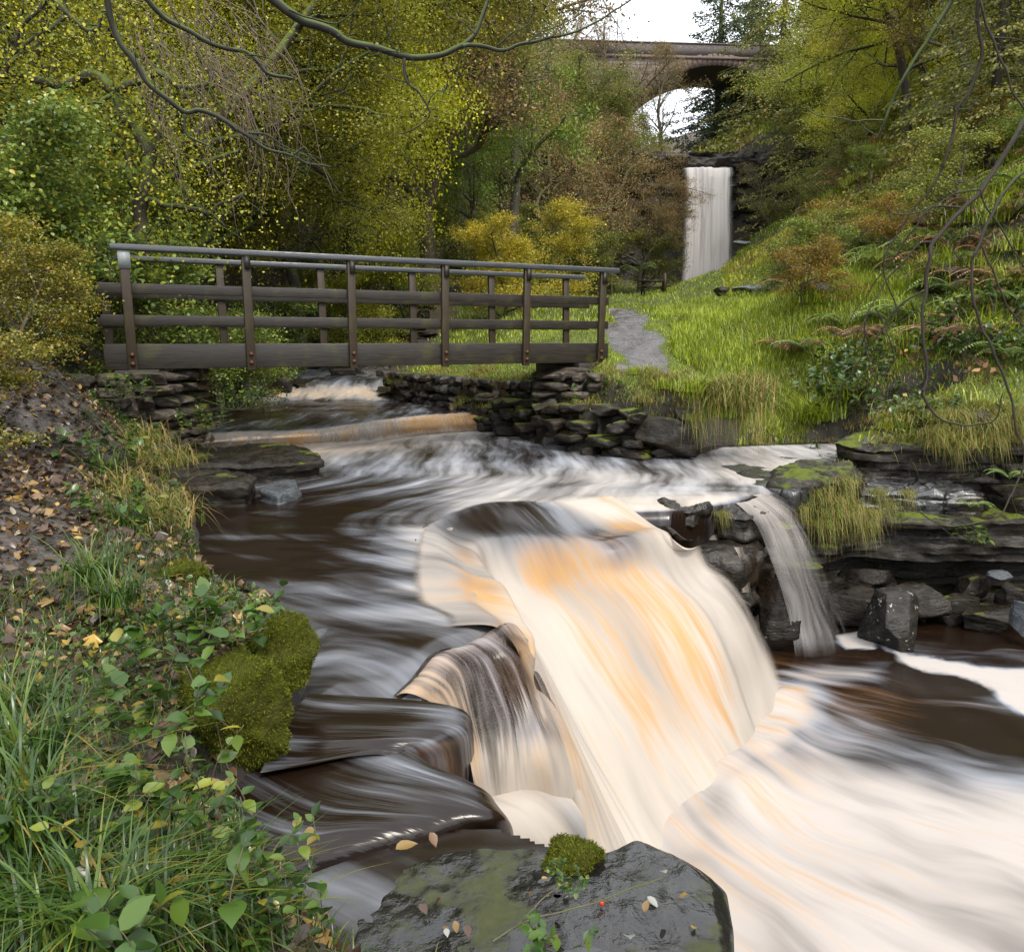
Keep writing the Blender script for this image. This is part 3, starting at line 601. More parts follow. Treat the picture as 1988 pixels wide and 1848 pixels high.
led2 = [[(690, 1430, -1.79), (780, 1455, -1.80), (840, 1490, -1.81), (900, 1516, -1.83), (945, 1543, -1.87), (962, 1572, -1.97), (970, 1610, -2.15)],
 [(570, 1450, -1.79), (690, 1506, -1.80), (800, 1532, -1.805), (890, 1556, -1.82), (955, 1584, -1.86), (982, 1606, -1.95), (990, 1640, -2.1)],
 [(490, 1490, -1.79), (630, 1552, -1.80), (740, 1572, -1.805), (830, 1584, -1.82), (878, 1596, -1.845), (895, 1614, -1.89), (900, 1636, -1.95)],
 [(450, 1560, -1.79), (590, 1610, -1.80), (680, 1612, -1.81), (755, 1614, -1.825), (796, 1624, -1.85), (808, 1640, -1.885), (813, 1656, -1.92)],
 [(450, 1650, -1.80), (530, 1662, -1.805), (600, 1656, -1.81), (665, 1650, -1.825), (698, 1656, -1.85), (706, 1670, -1.88), (710, 1686, -1.91)],
 [(430, 1700, -1.80), (490, 1712, -1.805), (540, 1704, -1.81), (580, 1690, -1.825), (604, 1692, -1.85), (612, 1704, -1.88), (616, 1716, -1.91)]]
for nm_, cl_, f_, p_, sd, lab in [('upper', led1, lambda s, t, U, V: .26+.30*fb2(U*1.4, V*3., 1, 2, 8)+.26*sstep(.5, .62, t)*sstep(.1, .5, s)-.12*sstep(.55, .7, t), lambda s, t, U, V: .1+.85*sstep(.55, .7, t)*sstep(.15, .6, s), 111, 'smooth dark sheet of water rounding over the upper black ledge left of the basin'),
                            ('lower', led2, lambda s, t, U, V: .22+.34*fb2(U*1.4, V*3., 1, 2, 9)-.35*sstep(.55, .7, t), lambda s, t, U, V: .08+.0*s, 112, 'smooth dark sheet of water over the lower ledge behind the front rock')]:
    o_ = fall_loft('water_ledge', cl_, 130, 110, f_, p_, lambda s, t, U, V: 2.+0*s, lab, wob=.014, seed=sd, mat=VEIL)
SH3 = [uz(*p)[:2] for p in [(430, 1680, -1.86), (620, 1690, -1.86), (720, 1650, -1.86), (830, 1620, -1.86), (960, 1612, -1.86), (1100, 1660, -1.86), (1100, 2050, -1.86), (600, 2050, -1.86), (480, 1760, -1.86)]]
me = field_water('shallow_water', -1.3, .3, 1.3, 2.8, .018, SH3, .03, lambda x, y: -1.862+fb2(x*3, y*5, 1, 3, 61)*.008, lambda x, y: (x*.5+y*.9, x*.9-y*.5), lambda x, y: {'foam_sheen': .16+.3*fb2(x*2, y*4, 1, 3, 62), 'peat': .05+0*x})
tag(link('shallow_water', me), kind='structure')
# ------------------------------------------------------------------ rock slabs
def slab(name, poly, ztop, zbot, seed, mat, label, cat='rock', rough=.05, N=150, nt_=26, ns=22, under=0., dome=.0, strata=.06, tilt=(0, 0), group=None, water=()):
    P = np.array(poly, float); c = P.mean(0)
    # boundary by angle
    Q = np.vstack([P, P[:1]]); seg = np.linalg.norm(np.diff(Q, axis=0), axis=1); L = np.concatenate([[0], np.cumsum(seg)])
    t = np.linspace(0, L[-1], N, endpoint=False); B = np.stack([np.interp(t, L, Q[:, 0]), np.interp(t, L, Q[:, 1])], 1)
    for _ in range(2): B = .5*B+.25*(np.roll(B, 1, 0)+np.roll(B, -1, 0))
    if ((B[:, 0]*np.roll(B[:, 1], -1)-np.roll(B[:, 0], -1)*B[:, 1]).sum()) < 0: B = B[::-1]
    T = np.roll(B, -1, 0)-np.roll(B, 1, 0); Nn = np.stack([T[:, 1], -T[:, 0]], 1); Nn /= np.linalg.norm(Nn, axis=1)[:, None]+1e-9
    rr = np.sqrt(np.linspace(0.0004, 1, nt_))
    rings = []
    R0 = np.linalg.norm(B-c, axis=1).mean()
    for r in rr:
        xy = c+(B-c)*r; z = np.full(N, ztop)+dome*(1-r*r)
        z = z+(xy[:, 0]-c[0])*tilt[0]+(xy[:, 1]-c[1])*tilt[1]-.03*sstep(.9, 1, r)
        rings.append(np.column_stack([xy, z]))
    H = ztop-zbot
    for j in range(1, ns+1):
        f = j/ns; z = rings[nt_-1][:, 2]*(1-f)+zbot*f
        k = np.floor((z+.05*fb2(B[:, 0]*1.0, B[:, 1]*1.0, 1, 2, seed))/(.10+.0*z)+seed*7.3)
        off = (_h(k.astype(np.int64), (np.arange(N)*0).astype(np.int64), np.zeros(N, np.int64), seed)-.5)*strata
        blk = np.stack([B[:, 0]*2.2, B[:, 1]*2.2, k*1.7], 1); off = off+vnoise(blk, seed+3)*strata*.9-under*math.sin(f*math.pi)*min(1, H)
        rings.append(np.column_stack([B+Nn*off[:, None], z]))
    V = np.concatenate(rings); nr = len(rings)
    d = fbm(V, 2.3, 4, seed+9)*rough*1.5+fbm(V, 11, 3, seed+11)*rough*.5
    NV = np.concatenate([np.column_stack([np.zeros((N, 2)), np.ones(N)])]*nt_+[np.column_stack([Nn, np.zeros(N)])]*ns)
    V = V+NV*d[:, None]
    for wp in water:
        ww = sstep(.035, -.01, sdf(V[:, 0], V[:, 1], wp)+.02*fb2(V[:, 0], V[:, 1], 14, 2, 5))*(V[:, 2] > ztop-.08); V[:, 2] = V[:, 2]*(1-ww)+(ztop+tilt[0]*(np.mean([q[0] for q in wp])-c[0])-.010)*ww
    i = np.arange(nr-1)[:, None]*N; j = np.arange(N)[None]; jn = (j+1) % N
    q = np.stack([i+j, i+jn, i+N+jn, i+N+j], -1).reshape(-1, 4)[:, ::-1]
    base = np.array([V[:, 0].mean(), V[:, 1].mean(), V[:, 2].min()])
    V = V-base
    me = mesh_np(name, V, q, mat, True)
    return tag(link(name, me, loc=base), label, cat, group)
def px(pts, z): return [uz(a, b_, z)[:2] for a, b_ in pts]

# front rock (bottom centre), sitting proud of the water
FR = px([(660, 1720), (745, 1665), (830, 1632), (930, 1620), (1010, 1625), (1100, 1650), (1190, 1640), (1250, 1618), (1300, 1640), (1370, 1680), (1412, 1715), (1425, 1790), (1428, 1870), (1400, 1990), (1000, 2080), (700, 2000), (640, 1848)], -1.82)
PUDD = [([(1110, 1815), (1140, 1790), (1190, 1775), (1240, 1780), (1262, 1800), (1240, 1830), (1180, 1850), (1120, 1840)], 'large clear puddle in a hollow of the front rock'), ([(1050, 1695), (1085, 1680), (1125, 1690), (1100, 1708), (1060, 1708)], 'small puddle behind the middle of the front rock'), ([(965, 1815), (990, 1765), (1015, 1735), (1045, 1740), (1025, 1790), (995, 1825)], 'narrow puddle in the crack of the front rock'), ([(1135, 1740), (1200, 1715), (1260, 1730), (1230, 1755), (1160, 1762)], 'shallow film of water on the right of the front rock')]
slab('front_rock', FR, -1.838, -3.6, 11, ROCK_FRONT, 'large flat wet black rock with puddles at the bottom of the picture', rough=.018, N=300, nt_=120, ns=40, strata=.05, tilt=(.035, .0))
def hump(name, px_, py_, Y, size, seed, mat, label, cat='rock', group=None, n=18, **kw):
    V, Fq = boulder(size, seed, n=n, **kw); me = mesh_np(name, V, Fq, mat, True)
    return tag(link(name, me, loc=uy(px_, py_, Y)), label, cat, group)
MOSS = None
mb_ = NB('moss_bright'); mo = mb_.coord(); mn = mb_.noise(mo, 60, 4, .7); mn2 = mb_.noise(mo, 7, 3)
mcol = mb_.mix(mn, (.015, .02, .002), (.11, .125, .008)); mcol = mb_.mix(mb_.mr(mn2, .5, .65), mcol, mb_.mix(mn, (.02, .022, .004), (.10, .10, .012)))
MOSS = mb_.bsdf(mcol, .9, mb_.bump(mn, 1., .03), spec=.2)
MOSSD = rock_mat('moss_dark', (.02, .02, .015), (.06, .06, .04), moss=.95, rough=(.6, .9), strata=False, mossc=(.06, .065, .008))

# big moss covered boulder on the left bank
def fuzz(mb, P, Nn, n, L, w, seed, rndr=(0, 1), bend=.5):
    rng = np.random.RandomState(seed); i = rng.randint(0, len(P), n); p = P[i]+rng.randn(n, 3)*.004
    d = Nn[i]*.8+rng.randn(n, 3)*.5; d[:, 2] -= bend*.3; d /= np.linalg.norm(d, axis=1)[:, None]
    s = np.cross(d, rng.randn(n, 3)); s /= np.linalg.norm(s, axis=1)[:, None]+1e-9
    l = L*rng.uniform(.5, 1.3, n)[:, None]
    V = np.stack([p-s*w, p+s*w, p+d*l], 1).reshape(-1, 3)
    mb.add(V, np.arange(3*n).reshape(-1, 3), np.repeat(rng.uniform(*rndr, n), 3))
MOSS_LEAF = leaf_mat('moss_strands', [(0, (.02, .026, .003)), (.5, (.075, .088, .006)), (1, (.20, .21, .015))], .8, .3, False, .2)
def mossy(name, loc, size, seed, label, nf=9000, L=.018, n=30, **kw):
    o = thing(name, label, 'boulder', loc)
    V, Fq = boulder(size, seed, n=n, boxy=.15, cuts=7, rough=.17, **kw)
    link('stone', mesh_np('stone', V, Fq, MOSS, True), o)
    N = V/np.array(size)**2; N /= np.linalg.norm(N, axis=1)[:, None]
    m = MB(); fuzz(m, V, N, nf, L, L*.14, seed); link('moss', m.mesh('moss', MOSS_LEAF), o)
    return o
mossy('mossy_boulder', uy(452, 1385, 2.95), (.22, .20, .29), 21, 'rounded boulder thick with bright green moss overhanging the dark corner of the water', 20000, .013)
mossy('mossy_boulder', uy(540, 1265, 3.35), (.17, .22, .19), 22, 'moss and flower topped boulder at the tip of the left bank', 14000, .013)
mossy('mossy_boulder', uy(350, 1130, 4.5), (.17, .2, .12), 23, 'low mossy stone at the water edge halfway along the left bank', 6000, .016)
mossy('mossy_boulder', uz(1114, 1664, -1.822), (.125, .085, .052), 24, 'small dark green moss hump on the back edge of the front rock', 9000, .012)
slab('rock', px([(290, 885), (380, 868), (470, 861), (560, 860), (612, 870), (628, 888), (560, 897), (440, 903), (310, 908)], -1.42), -1.42, -2.0, 31, ROCK, 'long dark layered ledge reaching into the water below the footbridge', N=180, ns=26, rough=.05, under=.06)
slab('rock', px([(240, 925), (300, 912), (400, 904), (470, 906), (500, 920), (480, 935), (380, 942), (290, 945)], -1.43), -1.45, -2.0, 32, ROCK, 'nearer dark mossy ledge with leaves on it on the left bank', N=160, ns=26, rough=.05, under=.05)
slab('rock', px([(500, 955), (530, 938), (575, 932), (580, 950), (540, 965)], -1.6), -1.58, -1.9, 33, ROCK_PALE, 'small flat grey wet stone at the foot of the dark ledge', rough=.02, N=60, nt_=10, ns=8)
slab('rock', px([(430, 1560), (500, 1500), (560, 1500), (500, 1600)], -1.9), -1.92, -2.1, 34, ROCK, 'submerged dark stone under the moss boulder', rough=.02, N=60, nt_=10, ns=6)

# right-hand side: flagstone shelf, stacked ledges, cliff
slab('flagstone_shelf', px([(1330, 890), (1400, 868), (1500, 860), (1640, 858), (1790, 862), (1720, 885), (1655, 905), (1640, 925), (1545, 948), (1470, 935), (1400, 905)], -1.64), -1.665, -1.9, 41, ROCK_FLAG, 'wide shelf of shiny wet cracked flagstones above the right cliff', rough=.018, N=220, nt_=50, ns=10, strata=.02)
LED = [
 ([(4.35, 10.3), (4.75, 9.85), (5.6, 9.65), (6.4, 9.75), (6.5, 10.8), (5.2, 11.2)], -1.36, -1.82, 'long mossy block forming the top step of the right cliff', ROCK_MOSS, .0),
 ([(6.35, 9.7), (7.4, 9.4), (8.8, 9.5), (9.3, 10.8), (7, 11), (6.4, 10.8)], -1.24, -1.9, 'dark square cut top block of the cliff at the right edge', ROCK_CLIFF, .02),
 ([(3.0, 8.75), (3.4, 8.6), (3.9, 8.7), (4.3, 9.1), (4.5, 9.9), (3.9, 10.3), (3.3, 9.6)], -1.62, -2.2, 'mossy ledge with hanging grass beside the side waterfall', ROCK_MOSS, .0),
 ([(4.2, 9.1), (5.0, 8.9), (5.5, 8.9), (5.7, 9.2), (5.8, 10.1), (4.4, 10.1)], -1.80, -2.1, 'wet silvery step running below the long mossy block', ROCK_FLAG, .03),
 ([(6.0, 8.8), (7.2, 8.75), (9.4, 9.0), (9.6, 10.4), (6.2, 10.2)], -1.86, -2.45, 'thick dark shelf under the square cut block', ROCK_CLIFF, .08),
 ([(2.5, 8.35), (3.1, 8.3), (4.2, 8.75), (5.0, 8.6), (6.0, 8.55), (6.4, 9.0), (6.2, 10), (3, 9.8)], -2.05, -2.55, 'mossy overhanging cliff layer right of the side waterfall', ROCK_MOSS, .1),
 ([(2.4, 8.6), (3.6, 8.95), (5.0, 9.1), (6.5, 9.1), (9.5, 9.3), (9.5, 10.6), (2.6, 10)], -2.5, -3.0, 'deep shaded rock layer under the cliff overhang', ROCK_CLIFF, .05),
 ([(2.3, 8.4), (3.6, 8.6), (4.6, 8.85), (6.5, 8.8), (9.5, 9.0), (9.5, 10.6), (2.4, 10)], -3.0, -3.9, 'lowest dark rock layer at the foot of the cliff', ROCK_CLIFF, .05),
 ([(1.45, 7.85), (1.9, 7.75), (2.15, 7.95), (2.2, 8.5), (1.6, 8.7), (1.3, 8.3)], -1.74, -2.5, 'rounded dark wet block between the big fall and the side fall', ROCK_BARE, .03),
 ([(1.75, 7.35), (2.25, 7.25), (2.6, 7.5), (2.7, 8.2), (1.9, 8.3)], -2.13, -3.9, 'lower dark wet ledge between the two falls', ROCK_BARE, .08),
 ([(2.15, 7.9), (2.45, 7.75), (2.85, 8.0), (3.0, 8.8), (2.3, 8.9)], -1.80, -2.9, 'dark rock wall directly behind the side waterfall', ROCK_BARE, .05)]
for k, (pl, zt, zb, lab, mt, un) in enumerate(LED):
    slab('rock_ledge', pl, zt, zb, 50+k, mt, lab, 'rock ledge', rough=.07, N=200, nt_=22, ns=34, under=un, strata=.12)
# fallen blocks at the cliff foot
FB = [(1735, 1215, 7.6, (.34, .34, .42), ROCK_LICH, 'lichen spotted dark boulder standing in the pool at the foot of the cliff'),
      (1650, 1172, 8.3, (.34, .25, .26), ROCK, 'dark block directly right of the side waterfall foot'),
      (1775, 1172, 8.4, (.42, .25, .26), ROCK, 'tall tilted dark slab behind the lichen boulder'),
      (1850, 1185, 8.4, (.32, .25, .22), ROCK, 'brown leaning slab right of the tall tilted slab'),
      (1930, 1195, 8.2, (.5, .3, .16), ROCK, 'low flat brown slab at the right water edge'),
      (1885, 1140, 8.6, (.26, .25, .17), ROCK, 'dark block high in the rubble under the overhang'),
      (1970, 1155, 8.3, (.25, .24, .17), ROCK_MOSS, 'greenish block near the right frame edge'),
      (1938, 1118, 8.35, (.15, .16, .06), ROCK_PALE, 'small pale grey stone lit on top among the rubble'),
      (1985, 1200, 7.7, (.12, .2, .2), ROCK_PALE, 'pale blue grey stone cut by the right frame edge'),
      (1600, 1150, 8.4, (.26, .2, .22), ROCK_CLIFF, 'shadowed block behind the falling side water'),
      (1505, 1170, 7.6, (.25, .3, .4), ROCK_BARE, 'black wet pillar of rock between the falling waters'),
      (1690, 1128, 8.75, (.4, .25, .17), ROCK_CLIFF, 'wide dark block under the hanging grass')]
for k, (a, b_, Y, s, mt, lab) in enumerate(FB):
    hump('rock', a, b_, Y, s, 70+k, mt, lab, 'rock', n=20, cuts=14, rough=.05, boxy=.6)
# bank stones along the right side of the river
BK = [(1290, 848, 10.9, (.50, .42, .33), ROCK_MOSS, 'large square lichened block at the corner of the right bank'),
      (1180, 850, 11.9, (.35, .3, .22), ROCK, 'dark low block left of the large square block'),
      (1215, 858, 11.5, (.25, .25, .16), ROCK, 'small dark block tucked against the large square block'),
      (1100, 828, 12.4, (.55, .4, .32), ROCK_MOSS, 'broad dark stone at the foot of the right bridge pier'),
      (1170, 795, 12.6, (.4, .35, .25), ROCK, 'grey topped stone beside the pier foot'),
      (1035, 815, 13.2, (.4, .35, .3), ROCK_MOSS, 'dark mossy stone left of the pier foot'),
      (975, 815, 13.9, (.4, .35, .2), ROCK_MOSS, 'low mossy stone at the end of the small cascade'),
      (940, 800, 14.4, (.3, .3, .22), ROCK, 'rounded dark stone on the corner of the small cascade'),
      (1330, 812, 11.0, (.18, .2, .16), ROCK, 'small stone half hidden by hanging grass on the bank'),
      (1900, 825, 9.9, (.3, .25, .2), ROCK, 'dark stone in the eroded bank at the right'),
      (1300, 878, 10.9, (.5, .3, .10), ROCK_BARE, 'flat wet foot stone in front of the large square block')]
for k, (a, b_, Y, s, mt, lab) in enumerate(BK):
    hump('rock', a, b_, Y, s, 90+k, mt, lab, 'rock', n=18, cuts=10, rough=.06, boxy=.7)
# stones in the upper cascade
UC = [(480, 752, 19.4, (.75, .4, .28), 'flat dark slab in the white water of the upper cascade'), (545, 752, 18.6, (.38, .4, .33), 'pointed dark stone in the upper cascade'),
      (600, 745, 19.3, (.55, .4, .14), 'low dark stone in the middle of the upper cascade'), (425, 768, 17.4, (.75, .5, .4), 'rounded boulder left of the upper cascade'),
      (370, 752, 17.6, (.6, .5, .4), 'dark boulder behind the leaves at the left bank'), (345, 775, 16.8, (.5, .5, .35), 'wet boulder at the left edge of the upper pool'),
      (405, 742, 18.8, (.6, .5, .35), 'boulder at the back left of the upper pool'), (700, 722, 22.5, (1.0, .6, .3), 'flat pale topped slab right of the upper cascade'),
      (665, 730, 21, (.5, .4, .25), 'small dark slab at the right of the upper cascade'), (560, 722, 23.5, (.7, .4, .25), 'far dark stone at the head of the upper cascade')]
for k, (a, b_, Y, s, lab) in enumerate(UC):
    hump('rock', a, b_, Y, s, 110+k, ROCK_BARE if k != 3 else ROCK_MOSS, lab, 'rock', n=14, cuts=10, rough=.06, boxy=.6)
hump('rock', 1400, 566, 30, (.35, .4, .2), 131, ROCK, 'dark stone at the left end of the low outcrop in the meadow')
hump('rock', 1450, 563, 27.5, (.75, .5, .2), 132, ROCK_PALE, 'long low dark outcrop in the meadow')
hump('rock', 1525, 562, 27, (.7, .5, .3), 133, ROCK_MOSS, 'grass capped dark outcrop right of the long low one', cuts=12)
hump('rock', 1608, 566, 25.5, (.7, .5, .3), 134, MOSSD, 'rounded yellow green moss mound in the meadow')
hump('rock', 1445, 473, 58, (.9, .5, .25), 135, ROCK_PALE, 'flat grey slab on the slope beside the distant waterfall')
hump('rock', 30, 1580, 2.2, (.10, .1, .05), 136, ROCK_PALE, 'grey stone slab at the left edge of the leafy path')
# stone steps on the left path
for k, (a, b_, Y, lab) in enumerate([(110, 880, 6.35, 'lowest wet stone step of the left path'), (100, 852, 6.75, 'second stone step of the left path'), (95, 822, 7.2, 'third stone step of the left path')]):
    x, y, z = uy(a, b_, Y); V, Fq = boulder((.42, .16, .07), 140+k, n=14, boxy=.85, rough=.03); tag(link('stone_step', mesh_np('stone_step', V, Fq, ROCK_BARE, True), loc=(x, y, z)), lab, 'stone step', 'steps on the left path')

# ------------------------------------------------------------------ masonry by individual stones
def stone_run(name, path, z0, z1, size, seed, mat, label, cat='stone wall', depth=.4, messy=.25, back=None):
    """courses of stones along a plan polyline; one thing"""
    rng = np.random.RandomState(seed); P = np.array(path, float); seg = np.linalg.norm(np.diff(P, axis=0), axis=1); L = np.concatenate([[0], np.cumsum(seg)])
    m = MB(); z = z0; base = np.array([P[:, 0].mean(), P[:, 1].mean(), z0]); k = 0
    while z < z1:
        h = size[1]*rng.uniform(.7, 1.25); s = -rng.uniform(0, size[0])
        while s < L[-1]:
            ww = size[0]*rng.uniform(.55, 1.4); c = min(max(s+ww/2, 0), L[-1]); x = np.interp(c, L, P[:, 0]); y = np.interp(c, L, P[:, 1])
            j = min(max(np.searchsorted(L, c)-1, 0), len(seg)-1); d = (P[j+1]-P[j])/seg[j]; ang = math.atan2(d[1], d[0])+rng.randn()*messy*.2
            V, Fq = boulder((ww*.52, depth*.5, h*.54), rng.randint(99999), n=8, cuts=7, boxy=.7, rough=.09)
            ca, sa = math.cos(ang), math.sin(ang); V = V @ np.array([[ca, sa, 0], [-sa, ca, 0], [0, 0, 1]])
            zt = rng.randn()*messy*.02
            m.add(V+np.array([x+rng.randn()*messy*.08, y+rng.randn()*messy*.08, z+h/2+zt])-base, Fq, rng.rand()); s += ww; k += 1
        z += h
    if back:
        for j in range(len(P)-1):
            d = (P[j+1]-P[j])/seg[j]; n_ = np.array([-d[1], d[0]])*back; c = (P[j]+P[j+1])/2+n_*depth*.55
            V, Fq = box((0, 0, 0), (seg[j]+.1, depth*.8, z1-z0+.05)); a_ = math.atan2(d[1], d[0]); ca, sa = math.cos(a_), math.sin(a_)
            m.add(V @ np.array([[ca, sa, 0], [-sa, ca, 0], [0, 0, 1]])+np.array([c[0], c[1], (z0+z1)/2])-base, Fq, .3)
    me = m.mesh(name, mat, True); return tag(link(name, me, loc=base), label, cat)
w0 = uy(745, 760, 18.5); w1 = uy(830, 765, 16.6); w2 = uy(930, 790, 14.9); w3 = uy(1050, 800, 13.3)
stone_run('dry_stone_wall', [w0[:2], w1[:2], w2[:2], w3[:2]], -1.55, -.78, (.34, .17), 5, rock_mat('wall_stone', (.015, .014, .012), (.075, .068, .06), moss=.3, rough=(.2, .6), strata=False), 'rough dark retaining wall of loose stones holding the meadow under the footbridge', messy=.8, back=1)
stone_run('river_bank_wall', [uz(940, 826, -1.6)[:2], uz(1040, 850, -1.6)[:2], uz(1150, 872, -1.6)[:2], uz(1235, 880, -1.6)[:2]], -1.75, -1.12, (.42, .2), 15, ROCK_MOSS, 'low bank of rough dark mossy blocks along the water right of the small cascade', messy=1.3, depth=.6, back=1)
pc = uy(1130, 740, 12.9)
for nm, pth, z0, z1, lab in [('bridge_pier', [(pc[0]-.62, 13.3), (pc[0]-.6, 12.55), (pc[0]+.05, 12.3), (pc[0]+.7, 12.1), (pc[0]+.75, 13)], -1.5, -.55, 'squared dark stone pier carrying the right end of the footbridge'),
                             ('bridge_abutment', [(-7.2, 9.3), (-6.4, 9.1), (-5.6, 9.0), (-4.9, 8.95), (-4.4, 9.3), (-4.3, 10.4)], -1.6, -.5, 'dark coursed stone abutment under the left end of the footbridge')]:
    stone_run(nm, pth, z0, z1, (.42, .15), 7 if nm == 'bridge_pier' else 9, MASON, lab, 'bridge pier', depth=.5, messy=.12, back=1 if nm == 'bridge_pier' else 1)
hump('rock', 1130, 722, 12.75, (.85, .55, .10), 150, MASON, 'flat cap stone on top of the right bridge pier', boxy=.95)
hump('rock', 110, 752, 7.9, (.38, .3, .12), 151, MASON, 'squared stone block by the left end of the footbridge', boxy=.9)
stone_run('rock_wall', [(-8.8, 26), (-7.5, 28.5), (-5.5, 30.5), (-3.5, 31)], -.5, 1.3, (.9, .28), 13, ROCK_CLIFF, 'dark layered rock face seen between the bridge rails beyond the river', 'rock face', depth=.8, messy=.6)

# ------------------------------------------------------------------ timber footbridge
tb = NB('wet_timber'); to = tb.coord('Object'); tn = tb.noise(tb.mapping(to, (1.2, 14, 14)), 3, 5, .6); tn2 = tb.noise(to, 3, 3)
tc = tb.mix(tn, (.009, .007, .005), (.036, .029, .022)); tc = tb.mix(tb.mr(tn2, .52, .7), tc, tb.mix(tn, (.018, .018, .005), (.055, .05, .018)))
TIMBER = tb.bsdf(tc, tb.ramp(tn, [(.3, .3), (.7, .62)]), tb.bump(tn, .35, .01), spec=.4)
tb = NB('post_timber'); to = tb.coord('Object'); tn = tb.noise(tb.mapping(to, (14, 14, 1.2)), 3, 5, .6)
tc = tb.mix(tn, (.013, .009, .004), (.055, .038, .02)); tc = tb.mix(tb.mr(tb.noise(to, 2.2, 3), .5, .7), tc, (.05, .042, .015)); POSTM = tb.bsdf(tc, .5, tb.bump(tn, .35, .01), spec=.4)
tb = NB('rail_top_timber'); to = tb.coord('Object'); tn = tb.noise(tb.mapping(to, (1.5, 14, 14)), 3, 5, .6)
RAILM = tb.bsdf(tb.mix(tn, (.03, .032, .036), (.075, .08, .085)), tb.ramp(tn, [(.3, .18), (.7, .38)]), tb.bump(tn, .25, .008), spec=.6)
tb = NB('rusty_bolt'); IRON = tb.bsdf(tb.mix(tb.noise(tb.coord(), 40, 3), (.03, .015, .01), (.16, .06, .03)), .6, metal=.4)
tb = NB('metal_sleeve'); SLEEVE = tb.bsdf(tb.mix(tb.noise(tb.coord(), 20, 3), (.16, .18, .18), (.34, .37, .37)), .5)
A0 = np.array(uy(200, 672, 9.45)); B0 = np.array(uy(1178, 672, 12.75)); A0[2] = B0[2] = 0
dv = B0-A0; BL = np.linalg.norm(dv); ang = math.atan2(dv[1], dv[0])
br = thing('footbridge', 'dark timber footbridge with two railings crossing the river', 'footbridge', (A0[0], A0[1], -.36), rz=ang)
# local frame: x along, y away from the camera side (+y is upstream), z up from beam bottom
def wood(name, c, s, mat, parent=br, rot=None, bev=.006):
    V, Fq = box((0, 0, 0), s); me = mesh_np(name, V, Fq, mat); o = link(name, me, parent, loc=c)
    if rot: o.rotation_euler = rot
    bm_ = o.modifiers.new('bevel', 'BEVEL'); bm_.width = bev; bm_.segments = 2
    return o
HB = .31; DW = 1.15     # beam height, deck width
for yy in (0, DW): wood('beam', (BL/2, yy, HB/2), (BL, .10, HB), TIMBER)
for i in range(int(BL/.16)): wood('deck_board', (.1+i*.16, DW/2, HB-.035), (.145, DW-.1, .04), TIMBER)
posts = [.32]; 
for p_ in (484, 682, 860, 1016, 1160):
    a = (p_-994)/F; a_ = a/ray(p_, 672)[1]; d_ = (a_*A0[1]-A0[0])/(dv[0]/BL-a_*dv[1]/BL); posts.append(d_)
a_ = ((255-994)/F)/ray(255, 672)[1]; posts[0] = (a_*A0[1]-A0[0])/(dv[0]/BL-a_*dv[1]/BL)
def xat(D, y):
    a_ = ((D-994)/F)/ray(D, 672)[1]; ux, uy_ = dv[0]/BL, dv[1]/BL; ox, oy = A0[0]-uy_*y, A0[1]+ux*y
    return (a_*oy-ox)/(ux-a_*uy_)
FP = [xat(q, DW+.085) for q in (213, 436, 629, 804, 956, 1099)]
PH = 1.47
for side, yy, sh in ((0, -.085, 0), (1, DW+.085, .0)):
    sg = -1 if side == 0 else 1; lean = sg*.035
    for k, x_ in enumerate(FP if side else posts):
        po = wood('post', (x_+sh, yy+lean*.5, (PH-.02)/2-.02), (.11, .065, PH), POSTM, rot=(-lean*.9, 0, 0), bev=.008)
        for zz in (.08, .19):
            m = MB(); V, Fs = tube([(0, -.02*1, 0), (0, .02, 0)], .022, 6); m.add(V, Fs); V, Fs = tube([(0, -.006, 0), (0, .006, 0)], .034, 4); m.add(V, Fs)
            b_ = link('bolt', m.mesh('bolt', IRON), po, loc=(0, sg*.045, zz-PH/2+.02))
        if k == 0:
            V, Fq = box((0, 0, 0), (.135, .09, .24)); link('metal_sleeve', mesh_np('metal_sleeve', V, Fq, SLEEVE), po, loc=(0, 0, PH/2-.11))
        else:
            V, Fq = box((0, 0, 0), (.07, .03, .17)); link('cleat', mesh_np('cleat', V, Fq, TIMBER), po, loc=(.01, -.047*sg*-1, PH/2-.10))
    ex = xat(166, yy) if side else xat(229, yy); ln = xat(1132, yy)-ex if side else xat(1193, yy)-ex
    wood('handrail', (ex+ln/2, yy+lean, PH-.015), (ln, .15, .075), RAILM, bev=.015)
    for zz, hh in ((.98, .125), (.60, .125)):
        r0_, r1_ = (xat(192, yy), xat(1140, yy)) if side else (xat(200, yy), xat(1181, yy)); wood('rail', ((r0_+r1_)/2, yy+lean*.6+sg*(-.055), zz), (r1_-r0_, .045, hh), TIMBER)
wood('bearer', (BL-.35, DW/2, -.09), (.55, DW+.3, .17), TIMBER); wood('bearer', (.35, DW/2, -.09), (.5, DW+.3, .17), TIMBER)

